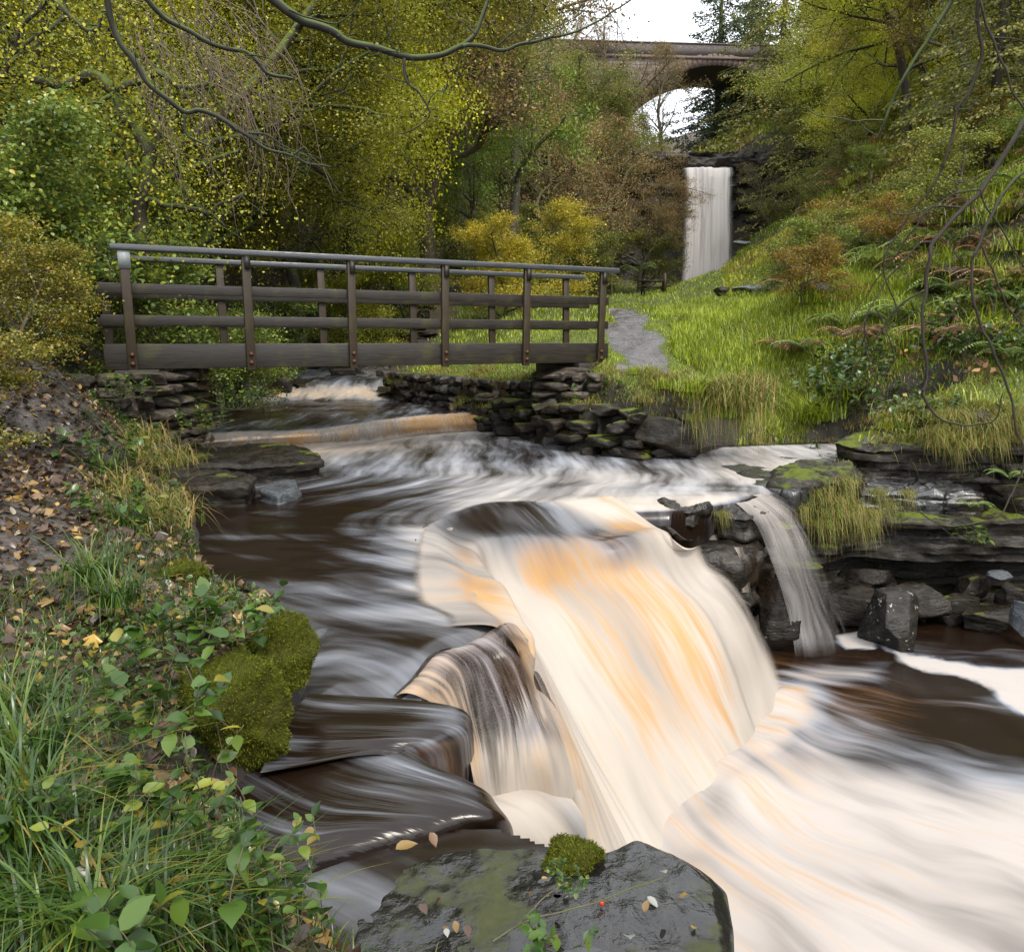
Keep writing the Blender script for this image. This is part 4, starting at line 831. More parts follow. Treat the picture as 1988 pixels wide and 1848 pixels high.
# ------------------------------------------------------------------ far cliff, waterfall and stone bridge
# cliff behind the distant waterfall
xs = np.linspace(4, 34, 240); zs = np.linspace(3.5, 17.5, 150); X, Z = np.meshgrid(xs, zs)
band = np.floor((Z+.25*fb2(X, Z*0, .3, 2, 2))/.55)
rec = (_h(band.astype(np.int64).ravel(), np.zeros(X.size, np.int64), np.zeros(X.size, np.int64), 3).reshape(X.shape)-.5)*.7
Yc = 77.0+rec+fb2(X, Z*2, .8, 4, 4)*.9+2.0*np.exp(-((Z-8.5)/2.2)**2)-((np.abs(X-19)/9)**2)*2.2-sstep(15, 17, Z)*.6
V = np.stack([X.ravel(), Yc.ravel(), Z.ravel()], 1); ii = (np.arange(149)[:, None]*240+np.arange(239)[None]).ravel()
FCL = rock_mat('far_cliff', (.008, .008, .008), (.05, .045, .04), moss=.35, rough=(.35, .7), bump=1.)
tag(link('cliff', mesh_np('cliff', V, np.stack([ii, ii+1, ii+241, ii+240], 1), FCL, True)), kind='structure')
fx0 = uy(1320, 330, 76)[0]; fx1 = uy(1424, 330, 76)[0]
nu, nv = 90, 70; s = np.linspace(0, 1, nu)[:, None]*np.ones((1, nv)); t = np.ones((nu, 1))*np.linspace(0, 1, nv)[None]
zt = uy(1370, 316, 76)[2]; zb = uy(1370, 560, 74)[2]
def farfall(name, s0, s1, drop, label, seed):
    ss = s0+(s1-s0)*s
    Xf = fx0+(fx1-fx0)*ss+(t-.3)*(ss-.5)*.3; tf = np.clip((t-.14)/.86, 0, 1)
    Yf = 77.8-2.2*np.clip(t/.14, 0, 1)-1.0*tf**.6+fb2(ss*14, t*.7, 1, 3, seed)*.22
    Xf = Xf+(fb2(t*3, ss*0+np.round(ss), 1, 3, 8)*.35)*np.abs(ss-.5)*2
    Zf = zt+.35*fb2(ss*6, t*.5, 1, 2, 12)-(.35+drop)*sstep(0, .14, t)-(zt-drop-.35-zb)*tf**1.5
    idx = np.arange(nu*nv).reshape(nu, nv); q = np.stack([idx[:-1, :-1], idx[1:, :-1], idx[1:, 1:], idx[:-1, 1:]], -1).reshape(-1, 4)
    foam_sheen = .95-.35*np.exp(-((ss-.58)/.05)**2)*(t > .3)+.25*sstep(.8, 1, t)+.35*fb2(ss*16, t*.8, 1, 3, 4); peat = .3*sstep(.2, .08, t)-.15
    return tag(link(name, mesh_np(name, np.stack([Xf.ravel(), Yf.ravel(), Zf.ravel()], 1), q, FAR_FALL, True, {'foam_sheen': foam_sheen.ravel(), 'peat': peat.ravel(), 'veil': (.1+1.5*sstep(0, .28, ss)*sstep(1, .74, ss)+.1*(t < .3)).ravel()}, np.stack([Xf.ravel()*.8, Zf.ravel()*.18], 1))), label, 'waterfall')
farfall('distant_waterfall', 0, 1, .3, 'tall white waterfall dropping off the cliff beneath the stone bridge', 5)

sb = NB('bridge_masonry'); so_ = sb.coord('Object'); mp = sb.n('Mapping'); sb.set(mp.inputs[0], so_); mp.inputs[2].default_value = (R(90), 0, 0)
bk = sb.n('TexBrick'); sb.set(bk.inputs['Vector'], mp.outputs[0]); bk.inputs['Scale'].default_value = 1.0; bk.inputs['Brick Width'].default_value = .9; bk.inputs['Row Height'].default_value = .33; bk.inputs['Mortar Size'].default_value = .025
bk.inputs['Color1'].default_value = (.10, .08, .075, 1); bk.inputs['Color2'].default_value = (.25, .21, .19, 1); bk.inputs['Mortar'].default_value = (.06, .05, .045, 1)
bn = sb.noise(so_, .7, 5); bn2 = sb.noise(so_, 5, 4); bc = sb.mix(1., bk.outputs[0], sb.ramp(bn, [(.3, .55), (.7, 1.5)]), 'MULTIPLY'); bc = sb.mix(sb.mr(bn2, .62, .7), bc, (.42, .42, .38))
BMAS = sb.bsdf(bc, .8, sb.bump(bk.outputs['Fac'], -.5, .04))
sb = NB('bridge_parapet'); so_ = sb.coord('Object'); n_ = sb.noise(sb.mapping(so_, (1, 1, 3)), 4, 5, .7); BPAR = sb.bsdf(sb.ramp(n_, [(.35, (.045, .038, .036)), (.6, (.11, .09, .085)), (.72, (.38, .37, .34))]), .8)
sb = NB('red_sandstone'); so_ = sb.coord('Object'); n_ = sb.noise(so_, 2.5, 5, .7); BRED = sb.bsdf(sb.mix(n_, (.075, .052, .045), (.22, .16, .135)), .8, sb.bump(n_, .5, .05))
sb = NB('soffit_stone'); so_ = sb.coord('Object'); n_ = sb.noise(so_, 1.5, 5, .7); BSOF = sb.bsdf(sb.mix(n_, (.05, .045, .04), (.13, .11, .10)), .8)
byc = 94.0; cx_, _, cz_ = uy(1393, 128, byc); RA = 11.3; bzc = cz_-RA; top = uy(1393, 86, byc)[2]
sbr = thing('stone_bridge', 'high stone arch road bridge spanning the gorge above the distant waterfall', 'bridge', (cx_, byc, bzc))
sbr.rotation_euler = (0, 0, R(4))
BWd = 7.5; th = np.linspace(math.pi, 0, 81); xa = RA*np.cos(th); za = RA*np.sin(th); ztp = top-bzc-1.55
m = MB()
xl = np.concatenate([[-32], np.linspace(-14, -RA-.01, 3), xa, np.linspace(RA+.01, 14, 3), [32]]); zl = np.concatenate([[-14]*4, za, [-14]*4])
zl[0:4] = -14; nn_ = len(xl)
for yy, fl in ((0, 0), (BWd, 1)):
    Vb = np.concatenate([np.column_stack([xl, np.full(nn_, yy), zl]), np.column_stack([xl, np.full(nn_, yy), np.full(nn_, ztp)])]); i_ = np.arange(nn_-1)
    q = np.stack([i_, i_+1, i_+1+nn_, i_+nn_], 1); m.add(Vb, q[:, ::-1] if fl else q)
Vb = np.concatenate([np.column_stack([[-32, 32, 32, -32], [0, 0, BWd, BWd], [ztp]*4])]); m.add(Vb, np.array([[0, 1, 2, 3]]))
link('wall', m.mesh('wall', BMAS), sbr)
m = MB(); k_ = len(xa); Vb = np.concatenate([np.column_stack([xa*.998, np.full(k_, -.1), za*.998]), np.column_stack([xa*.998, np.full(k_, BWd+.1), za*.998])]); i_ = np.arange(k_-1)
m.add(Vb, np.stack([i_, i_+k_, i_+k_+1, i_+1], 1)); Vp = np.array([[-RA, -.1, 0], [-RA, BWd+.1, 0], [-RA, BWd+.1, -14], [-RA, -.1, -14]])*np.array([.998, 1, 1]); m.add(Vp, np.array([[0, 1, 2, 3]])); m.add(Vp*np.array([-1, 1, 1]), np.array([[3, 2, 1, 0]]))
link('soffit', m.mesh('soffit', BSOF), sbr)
m = MB(); rng = np.random.RandomState(3); nvz = 62
for k in range(nvz):
    a0, a1 = math.pi*(k+.06)/nvz, math.pi*(k+.94)/nvz; r1 = RA*1.0; r2 = RA+1.15+rng.uniform(-.12, .12); d_ = -.12-rng.uniform(0, .05)
    pts = [(r1*math.cos(a), r1*math.sin(a)) for a in (a0, a1)]+[(r2*math.cos(a), r2*math.sin(a)) for a in (a1, a0)]
    Vb = np.array([[x, yy, z] for yy in (d_, .3) for x, z in pts]); m.add(Vb, np.array([[0, 3, 2, 1], [4, 5, 6, 7], [0, 1, 5, 4], [1, 2, 6, 5], [2, 3, 7, 6], [3, 0, 4, 7]]), rng.rand())
link('arch_ring', m.mesh('arch_ring', BRED), sbr)
for nm, c_, s_, mt in (('string_course', (0, -.02, ztp), (64, .5, .28), BRED), ('parapet', (0, .1, ztp+.78), (64, .45, 1.3), BPAR), ('coping', (0, .1, ztp+1.49), (64, .6, .14), BPAR), ('parapet', (0, BWd-.1, ztp+.7), (64, .45, 1.4), BPAR)):
    V, Fq = box((0, 0, 0), s_); link(nm, mesh_np(nm, V, Fq, mt), sbr, loc=c_)

# ------------------------------------------------------------------ trees
def rot_about(v, ax, a):
    ax = ax/np.linalg.norm(ax); return v*math.cos(a)+np.cross(ax, v)*math.sin(a)+ax*np.dot(ax, v)*(1-math.cos(a))
def skeleton(rng, H, levels, nch, ratio, angle, droop, start=.25, wig=.12, lean=(0, 0), rad=None):
    """returns list of (pts, r0, r1, level)"""
    outb = []
    def grow(p, d, L, r, lev):
        n = 6 if lev < 2 else 4; pts = [p]; dd = d.copy(); st = L/(n-1)
        for k in range(n-1):
            dd = dd+rng.randn(3)*wig*(1+.4*lev); dd[2] += droop[min(lev, len(droop)-1)]; dd /= np.linalg.norm(dd); pts.append(pts[-1]+dd*st)
        pts = np.array(pts); outb.append((pts, r, r*(.25 if lev == 0 else .35), lev))
        if lev >= levels: return
        nc = nch[lev]
        for k in range(nc):
            f = start+(1-start)*(k+rng.rand())/nc if lev == 0 else .2+.8*(k+rng.rand())/nc
            i = f*(n-1); i0 = min(int(i), n-2); q = pts[i0]+(pts[i0+1]-pts[i0])*(i-i0)
            t = pts[i0+1]-pts[i0]; t /= np.linalg.norm(t); ax = np.cross(t, rng.randn(3)); a = angle[lev]*rng.uniform(.75, 1.2)
            nd = rot_about(t, ax, a)
            LL = L*ratio[lev]*(1-.55*f if lev == 0 else 1-.4*f)*rng.uniform(.75, 1.2)
            grow(q, nd, LL, r*(1-.7*f)*.5+.004, lev+1)
    d0 = np.array([lean[0], lean[1], 1.]); grow(np.zeros(3), d0/np.linalg.norm(d0), H, rad or H*.022, 0)
    return outb
QL = np.array([[0, 0, 0], [.33, .42, .07], [0, 1, -.03], [-.33, .42, .07]]); QF = np.array([[0, 1, 2, 3]])
HL = np.array([[0, 0, 0], [0, .3, 0], [0, .6, -.01], [0, .85, -.05], [0, 1.05, -.11], [-.23, .15, .06], [-.35, .40, .08], [-.27, .68, .04], [-.11, .90, -.03], [.23, .15, .06], [.35, .40, .08], [.27, .68, .04], [.11, .90, -.03]])
HF3 = np.array([[0, 1, 5], [0, 9, 1]]); HF4 = np.array([[1, 2, 6, 5], [2, 3, 7, 6], [3, 4, 8, 7], [1, 9, 10, 2], [2, 10, 11, 3], [3, 11, 12, 4]])
MPa = np.linspace(0, 2*math.pi, 20, endpoint=False); MPr = np.array([.55, .30, .48, .26, .62, .32, .5, .28, .42, .2, .12, .2, .42, .28, .5, .32, .62, .26, .48, .30])
ML = np.column_stack([np.sin(MPa)*np.roll(MPr, 0), np.cos(MPa)*MPr+.4, .12*MPr**2*np.cos(MPa*3)])
MLF = np.array([[0, k+1, k] for k in range(1, 19)])
def scatter_leaves(mb, P, size, seed, up=.4, shape='quad', jitter=.35, rnd=None, outward=None, dirs=None):
    rng = np.random.RandomState(seed); n = len(P)
    T, Fc = {'quad': (QL, [QF]), 'leaf': (HL, [HF3, HF4]), 'maple': (ML, [MLF])}[shape]
    y = rng.randn(n, 3)*(1 if dirs is None else .5)
    if dirs is not None: y = y+dirs
    z = rng.randn(n, 3)*(1-up); z[:, 2] += up*1.6
    y /= np.linalg.norm(y, axis=1)[:, None]; x = np.cross(y, z); x /= np.linalg.norm(x, axis=1)[:, None]+1e-9; z = np.cross(x, y)
    s = (size*rng.uniform(1-jitter, 1+jitter, n))[:, None, None]
    V = P[:, None]+s*(T[None, :, 0, None]*x[:, None]+T[None, :, 1, None]*y[:, None]+T[None, :, 2, None]*z[:, None])
    k = len(T); off = (np.arange(n)*k)[:, None, None]
    Fs = [(f[None]+off).reshape(-1, f.shape[1]) for f in Fc]
    r = rng.rand(n) if rnd is None else rnd
    mb.add(V.reshape(-1, 3), Fs, np.repeat(r, k))
def make_tree(seed, H, levels, nch, ratio, angle, droop, nleaf, lsize, lmat, bmat, spread=.25, up=.4, start=.25, shape='quad', wig=.12, leaflev=2, clump=True, lean=(0, 0)):
    rng = np.random.RandomState(seed); sk = skeleton(rng, H, levels, nch, ratio, angle, droop, start, wig, lean)
    m = MB()
    for pts, r0, r1, lev in sk:
        if lev == 0: pts = np.vstack([pts[0]-[0, 0, 1.2], pts])
        n = len(pts) if lev > 1 else 9; P = cr(pts, n) if lev <= 1 else pts
        V, Fs = tube(P, np.linspace(r0, r1, n), (8, 5, 4, 3, 3)[lev], cap=False); m.add(V, Fs, rng.rand())
    tr = m.mesh('trunk', bmat, True); crn = None
    if nleaf:
        src = [b for b in sk if b[3] >= leaflev]; tip = []
        for b in src:
            k = 5; tip.append(cr(b[0], k)[1:])
        tip = np.concatenate(tip)
        # uneven crown: some shoots carry many leaves, some few
        wgt = rng.rand(len(tip))**(2 if clump else .5); wgt /= wgt.sum()
        i = rng.choice(len(tip), nleaf, p=wgt); P = tip[i]+rng.randn(nleaf, 3)*spread*np.array([1, 1, .55])
        cl = rng.rand(len(tip)); rr = np.clip(cl[i]*.55+rng.rand(nleaf)*.45, 0, 1)
        lm = MB(); scatter_leaves(lm, P, lsize, seed+1, up, shape, rnd=rr); crn = lm.mesh('crown', lmat)
    return tr, crn
def conifer(seed, H, lmat, bmat, n=46, droopy=.25, width=.2, dens=620, ls=.12):
    rng = np.random.RandomState(seed); m = MB(); lm = MB(); V, Fs = tube([(0, 0, -1), (0, 0, H*.5), (0, 0, H)], [H*.014, H*.009, .01], 7); m.add(V, Fs)
    P = []; D = []
    for k in range(n*3):
        f = (k+rng.rand())/(n*3); z = H*(.06+.93*f); L = H*width*(1-f)**.85*rng.uniform(.7, 1.2)+.15; a = k*2.4+rng.randn()*.3
        d = np.array([math.cos(a), math.sin(a), 0]); q = np.linspace(0, 1, 5)[:, None]
        pts = np.array([0, 0, z])+d*q*L+np.array([0, 0, 1])*(-droopy*L*q**1.5+.12*L*q**3)
        V, Fs = tube(pts, np.linspace(.03, .008, 5), 3, cap=False); m.add(V, Fs)
        c = int(dens*L/(H*width)*.35)+6; t = rng.rand(c)**.7; base = np.array([0, 0, z])+d*(t*L)[:, None]; base[:, 2] += -droopy*L*t**1.5+.12*L*t**3
        sd_ = np.array([-d[1], d[0], 0]); off = rng.randn(c)*(.10+.14*L*(1-t)); pp = base+sd_*off[:, None]; pp[:, 2] -= np.abs(off)*.5+rng.rand(c)*.15
        P.append(pp); dd = d*.7+sd_*np.sign(off)[:, None]*.7; dd[:, 2] -= .7; D.append(dd)
    P = np.concatenate(P); D = np.concatenate(D); scatter_leaves(lm, P, ls, seed, .35, 'quad', dirs=D*1.3)
    return m.mesh('trunk', bmat, True), lm.mesh('crown', lmat)

LM_YG = leaf_mat('leaf_yellow_green', [(0, (.12, .14, .01)), (.4, (.22, .24, .014)), (.75, (.33, .32, .02)), (1, (.44, .37, .03))])
LM_GREEN = leaf_mat('leaf_green', [(0, (.03, .065, .01)), (.5, (.085, .15, .02)), (1, (.17, .24, .04))])
LM_OLIVE = leaf_mat('leaf_olive', [(0, (.05, .065, .012)), (.5, (.13, .15, .02)), (.85, (.23, .21, .035)), (1, (.34, .25, .05))])
LM_BROWN = leaf_mat('leaf_brown', [(0, (.08, .055, .022)), (.5, (.19, .125, .05)), (.8, (.28, .19, .07)), (1, (.20, .20, .04))])
LM_YEL = leaf_mat('leaf_yellow', [(0, (.12, .13, .015)), (.4, (.27, .23, .025)), (.75, (.42, .29, .035)), (1, (.46, .24, .045))])
LM_CON = leaf_mat('needle', [(0, (.012, .024, .008)), (.6, (.035, .055, .016)), (1, (.075, .09, .03))], .6, .15)
LM_LARCH = leaf_mat('needle_larch', [(0, (.04, .045, .012)), (.6, (.10, .10, .02)), (1, (.2, .18, .04))], .6, .3)
LM_HAZEL = leaf_mat('leaf_hazel', [(0, (.05, .09, .02)), (.45, (.12, .18, .035)), (.8, (.23, .25, .03)), (1, (.38, .27, .05))], .28, .3)
LM_GRASS = leaf_mat('grass_blades', [(0, (.07, .11, .010)), (.5, (.19, .25, .016)), (.9, (.34, .38, .03)), (1, (.32, .28, .08))], .4, .35)
LM_SLOPE = leaf_mat('slope_grass', [(0, (.08, .11, .012)), (.4, (.20, .26, .02)), (.62, (.34, .35, .03)), (.8, (.26, .19, .06)), (1, (.16, .09, .045))], .5, .3)
LM_STRAW = leaf_mat('grass_straw', [(0, (.06, .095, .012)), (.35, (.13, .17, .02)), (.55, (.20, .17, .04)), (.8, (.28, .21, .07)), (1, (.22, .13, .04))], .5, .3)
LM_FERN = leaf_mat('fern', [(0, (.045, .09, .015)), (.6, (.12, .19, .03)), (1, (.2, .2, .05))], .5, .3)
LM_BRACK = leaf_mat('bracken', [(0, (.07, .032, .015)), (.6, (.17, .085, .04)), (1, (.26, .15, .06))], .7, .2)
LM_LITTER = leaf_mat('fallen_leaf', [(0, (.02, .012, .008)), (.4, (.065, .036, .02)), (.7, (.13, .078, .042)), (.88, (.20, .13, .04)), (.96, (.32, .2, .03)), (1, (.22, .22, .2))], .3, .1, False)
LM_PLANT = leaf_mat('herb_leaf', [(0, (.015, .04, .006)), (.5, (.04, .085, .013)), (.85, (.085, .14, .02)), (.95, (.16, .17, .02)), (1, (.2, .13, .03))], .3, .3)

PT = {}
PT['beech'] = [make_tree(s_, 12, 3, (18, 7, 5), (.48, .5, .5), (1.15, .9, .8), (.02, .0, -.06), 62000, .078, LM_YG, BARK_DARK, .40, .5) for s_ in (1, 2)]
PT['ash'] = [make_tree(s_, 12, 3, (16, 7, 5), (.38, .5, .5), (.8, .8, .8), (.02, .05, -.05), 46000, .085, LM_GREEN, BARK_GREY, .32, .4) for s_ in (3, 4)]
PT['oak'] = [make_tree(s_, 12, 3, (17, 9, 7), (.5, .55, .5), (1.0, .9, .9), (.02, .02, .0), 24000, .075, LM_BROWN, BARK_TWIG, .28, .3, wig=.2) for s_ in (5, 6, 7)]
PT['olive'] = [make_tree(s_, 12, 3, (17, 8, 6), (.48, .5, .5), (1.0, .9, .8), (.02, .0, -.05), 40000, .085, LM_OLIVE, BARK_DARK, .33, .4, wig=.17) for s_ in (8, 9)]
PT['yellow'] = [make_tree(s_, 6, 3, (16, 7, 5), (.6, .5, .5), (1.0, .8, .8), (.02, -.01, -.06), 26000, .085, LM_YEL, BARK_DARK, .25, .55, start=.1) for s_ in (10, 11)]
PT['bare'] = [make_tree(s_, 12, 4, (14, 7, 5, 4), (.45, .5, .5, .6), (.7, .7, .7, .8), (.02, .05, .0, -.05), 2500, .09, LM_BROWN, BARK_TWIG, .3, .2, wig=.12) for s_ in (12, 13)]
PT['spruce'] = [conifer(s_, 14, LM_CON, BARK_DARK) for s_ in (14, 15)]
PT['larch'] = [conifer(s_, 14, LM_LARCH, BARK_DARK, droopy=.45, width=.26, dens=420, ls=.13) for s_ in (16,)]
PT['hazel'] = [make_tree(s_, 3.2, 3, (12, 6, 5), (.75, .5, .5), (.8, .8, .8), (.0, -.02, -.08), 13000, .06, LM_HAZEL, BARK_TWIG, .16, .6, start=.05, shape='leaf') for s_ in (17, 18)]
PT['shrub'] = [make_tree(s_, 4, 3, (14, 7, 5), (.7, .5, .5), (1.0, .8, .8), (.0, .0, -.04), 11000, .09, LM_OLIVE, BARK_TWIG, .2, .4, start=.05) for s_ in (19, 20)]
LM_NEAR = leaf_mat('leaf_olive_yellow', [(0, (.085, .09, .01)), (.45, (.15, .155, .012)), (.8, (.22, .20, .02)), (1, (.30, .22, .03))])
PT['near'] = [make_tree(s_, 12, 3, (18, 8, 6), (.5, .5, .5), (1.0, .9, .8), (.02, .0, -.04), 68000, .060, LM_NEAR, BARK_DARK, .34, .4, wig=.22) for s_ in (23, 24)]
H0 = {'yellow': 6, 'spruce': 14, 'larch': 14, 'hazel': 3.2, 'shrub': 4}
NMS = {'beech': 'beech_tree', 'ash': 'ash_tree', 'oak': 'oak_tree', 'olive': 'sycamore_tree', 'yellow': 'maple_tree', 'bare': 'birch_tree', 'spruce': 'spruce_tree', 'larch': 'larch_tree', 'hazel': 'hazel_bush', 'shrub': 'shrub', 'near': 'hawthorn_tree'}
_tr = np.random.RandomState(77)
def tree(kind, pxx, Y, H, label, group=None, tint=(1, 1, 1), var=None, sx=1., z=None, rz=None, lean=0):
    x = (pxx-994)/F*Y/CT*1.0 if False else uy(pxx, 600, Y)[0]
    zz = gz(x, Y) if z is None else z
    s = H/H0.get(kind, 12); v = PT[kind][_tr.randint(len(PT[kind])) if var is None else var % len(PT[kind])]
    o = thing(NMS[kind], label, 'bush' if kind in ('hazel', 'shrub') else 'tree', (x, Y, zz), group, rz=_tr.rand()*6.28 if rz is None else rz)
    o.scale = (s*sx, s*sx, s)
    if lean: o.rotation_euler[1] = lean
    j = _tr.uniform(.85, 1.15)
    for nm, me in zip(('trunk', 'crown'), v):
        if me:
            c = link(nm, me, o); c.color = (tint[0]*j, tint[1]*j, tint[2]*j, 1) if nm == 'crown' else (1, 1, 1, 1)
    return o
G_ = None
HERO = [
 ('beech', 665, 27, 20, 'tall dense yellow green beech left of the middle of the gorge', None, .72),
 ('beech', 580, 24, 12, 'lower yellow green tree hanging over the river behind the footbridge', None, .95),
 ('ash', 985, 44, 21, 'bright green ash tree at the centre standing against brown trees', None, .75),
 ('ash', 930, 40, 11, 'smaller green ash tree in front of the tall one', None, .9),
 ('oak', 850, 38, 19, 'tall brown twiggy tree beside the yellow green beech', None, 1.2),
 ('oak', 1105, 55, 15, 'spreading brown oak left of the distant waterfall', None, 1.2),
 ('oak', 1185, 64, 13, 'brown oak just below the left end of the stone bridge', None, 1.2),
 ('oak', 1245, 60, 9, 'low twiggy brown tree at the left edge of the waterfall', None, 1.3),
 ('yellow', 1040, 36, 4.7, 'golden yellow maple on the meadow edge behind the footbridge', None, 1.25),
 ('yellow', 975, 33, 3.9, 'yellow maple left of the golden one behind the railing', None, 1.2),
 ('yellow', 800, 28, 3.2, 'yellow and orange bush behind the middle of the railing', None, 1.3),
 ('yellow', 690, 25, 2.8, 'low yellow bush just above the railing over the river', None, 1.3),
 ('bare', 1275, 80, 11, 'bare tree silhouetted against the sky through the arch', None, 1.),
 ('bare', 1185, 88, 19, 'thin bare tree standing against the sky left of the parapet', None, .8),
 ('spruce', 1375, 104, 27, 'dark spruce seen through the arch beneath the stone bridge', None, 1.3),
 ('spruce', 1445, 112, 29, 'second dark spruce seen through the arch nearer its right side', None, 1.2),
 ('spruce', 1380, 128, 28, 'small spruce top rising over the parapet', None, .9),
 ('spruce', 1432, 125, 36, 'tall spruce rising over the parapet right of the sky gap', None, 1.0),
 ('spruce', 1400, 99, 14, 'lower dark spruce in the middle of the arch opening', None, 1.4),
 ('larch', 1490, 84, 26, 'drooping larch covering the right end of the stone bridge', None, 1.1),
 ('larch', 1560, 72, 21, 'tall olive larch right of the stone bridge', None, 1.2),
 ('beech', 1730, 44, 12, 'wide layered yellow green beech on the right slope', None, 1.3),
 ('beech', 1640, 52, 9, 'lower beech with yellow sprays reaching towards the waterfall', None, 1.3),
 ('bare', 1490, 66, 6, 'purple brown bare bush at the cliff foot right of the waterfall', None, 1.4),
 ('larch', 1890, 27, 12, 'dark drooping conifer near the right edge', None, 1.2),
 ('yellow', 1690, 60, 9, 'tree with yellow leaves near the top of the right slope', None, 1.3),
]
TINT = {'oak': (1, 1, 1), 'beech': (1, 1, 1)}
for k, (kd, p_, Y, H, lab, g_, sx) in enumerate(HERO): tree(kd, p_, Y, H, lab, g_, sx=sx, var=k, tint=(1.25, 1.3, 1.) if kd == 'beech' and p_ > 1500 else (1.6, 1.6, 1.1) if kd == 'beech' else (.75, 1.0, .8) if kd == 'yellow' and p_ < 900 else (1.7, 1.45, 1.2) if kd == 'ash' else (1.25, 1.25, 1.1) if kd in ('oak', 'larch') else (1.1, 1.2, 1))
# woodland that closes the view on both sides
def wood_row(kinds, pts, lab, group, tint=(1, 1, 1)):
    for (p_, Y, H) in pts:
        kd = kinds[_tr.randint(len(kinds))]
        nm = {'oak': 'brown leaved', 'olive': 'olive green', 'bare': 'bare twiggy', 'larch': 'drooping dark', 'spruce': 'dark spruce', 'beech': 'yellow green', 'ash': 'green', 'shrub': 'low bushy', 'near': 'yellow olive'}[kd]
        tree(kd, p_, Y, H, nm+' '+lab, nm+' '+group, sx=_tr.uniform(.95, 1.35), tint=tint)
L1 = [(p_+_tr.uniform(-25, 25), Y+_tr.uniform(-2, 2), H) for Y, H, ps in ((17, 9, (40, 140, 230, 330)), (22, 11, (20, 150, 260, 370, 450)), (28, 13, (60, 190, 300, 400, 490, 560)), (36, 14, (130, 260, 380, 470, 560, 720)), (46, 15, (280, 420, 520, 640, 740, 900)), (60, 16, (500, 620, 720, 820, 900, 990, 1060)), (76, 16, (700, 800, 880, 960, 1040, 1100, 1150)), (90, 15, (900, 990, 1060, 1120))) for p_ in ps]
wood_row(['near'], [q for q in L1 if q[1] < 31], 'tree in the wood on the left side of the gorge', 'trees of the left wood', (1.1, 1.1, 1.))
wood_row(['olive', 'oak', 'olive', 'oak', 'bare'], [q for q in L1 if q[1] >= 31], 'tree in the wood on the left side of the gorge', 'trees of the left wood')
R1 = [(p_+_tr.uniform(-25, 25), Y+_tr.uniform(-2, 2), H) for Y, H, ps in ((30, 8, (1960, 2080)), (36, 10, (1850, 1930, 2020)), (46, 12, (1800, 1880, 1950, 2050)), (58, 13, (1640, 1740, 1830, 1920)), (72, 14, (1590, 1660, 1740, 1830, 1920)), (88, 16, (1560, 1640, 1720, 1800, 1900)), (105, 18, (1530, 1600, 1680))) for p_ in ps]
wood_row(['olive', 'larch', 'oak', 'olive', 'larch'], R1, 'tree in the wood on the right side of the gorge', 'trees of the right wood', (1.35, 1.35, 1.1))
SH = [(p_+_tr.uniform(-20, 20), Y+_tr.uniform(-1.5, 1.5), H) for Y, H, ps in ((60, 4.5, (1080, 1140, 1200, 1250)), (50, 4, (1010, 1070, 1130)), (66, 4, (1550, 1610)), (40, 3.6, (860, 910)), (30, 3, (600, 650, 760)), (48, 3, (1600, 1660, 1720)), (80, 5, (1200, 1240, 1560)), (34, 2.8, (1780, 1850)), (26, 2.4, (1900, 1970))) for p_ in ps]
wood_row(['shrub'], SH, 'bush filling the slope below the gorge trees', 'bushes below the gorge trees')
for p_, Y, H, lab in [(-30, 10.5, 2.6, 'large leaved hazel bush at the left frame edge above the path'), (150, 12.0, 2.9, 'hazel bush with pale shiny leaves behind the left bridge end'), (300, 12.5, 2.4, 'hazel bush seen through the left end of the railing'), (420, 15.5, 2.2, 'yellowing bush over the river seen through the railing'), (10, 6.9, 1.0, 'brown and green bramble bush at the left frame edge beside the stone steps'), (-60, 5.4, .9, 'low brown green bramble bush left of the leafy path'), (35, 9.2, 1.0, 'bramble bush behind the stone steps by the bridge end'), (-20, 8.0, 1.3, 'taller bramble bush at the left frame edge level with the bridge beam'), (250, 16, 3.2, 'leafy bush on the bank behind the hazels'), (530, 20, 2.4, 'bush hanging low over the upper cascade'), (380, 17, 2.0, 'low bush with yellow leaves above the boulders')]:
    tree('hazel', p_, Y, H, lab, sx=1.25, tint=(1.15, .8, .5) if 'bramble' in lab else (1, 1, 1), z=gz(uy(p_, 600, Y)[0], Y)-.1)

# ---- traced branches
def px_branch(mb, pts, Y, r0, r1, sides=6, n=None, jit=0., seed=0, dY=0.):
    """pts: reference pixels; Y: distance (or pair) ; radii in metres"""
    k = len(pts); Ys = np.linspace(Y, Y+dY, k); P = [uy(a, b_, yy) for (a, b_), yy in zip(pts, Ys)]
    n = n or max(6, k*4); Q = cr(P, n)
    if jit: Q = Q+np.column_stack([fb2(Q[:, 0]*6, Q[:, 2]*6, 1, 2, seed+i) for i in range(3)])*jit
    V, Fs = tube(Q, np.linspace(r0, r1, n), sides); mb.add(V, Fs, .5); return Q
def twigs(mb, Q, n, L, r, seed, down=.3, curl=0.):
    rng = np.random.RandomState(seed)
    for k in range(n):
        i = rng.randint(len(Q)//5, len(Q)); p = Q[i]; d = rng.randn(3); d[1] *= .6; d[2] -= down; d /= np.linalg.norm(d); l = L*rng.uniform(.4, 1.2); pts = [p]
        for j in range(5): d = d+rng.randn(3)*.22+np.array([0, 0, curl]); d /= np.linalg.norm(d); pts.append(pts[-1]+d*l/5)
        V, Fs = tube(pts, np.linspace(r, r*.4, 6), 4); mb.add(V, Fs, .5)
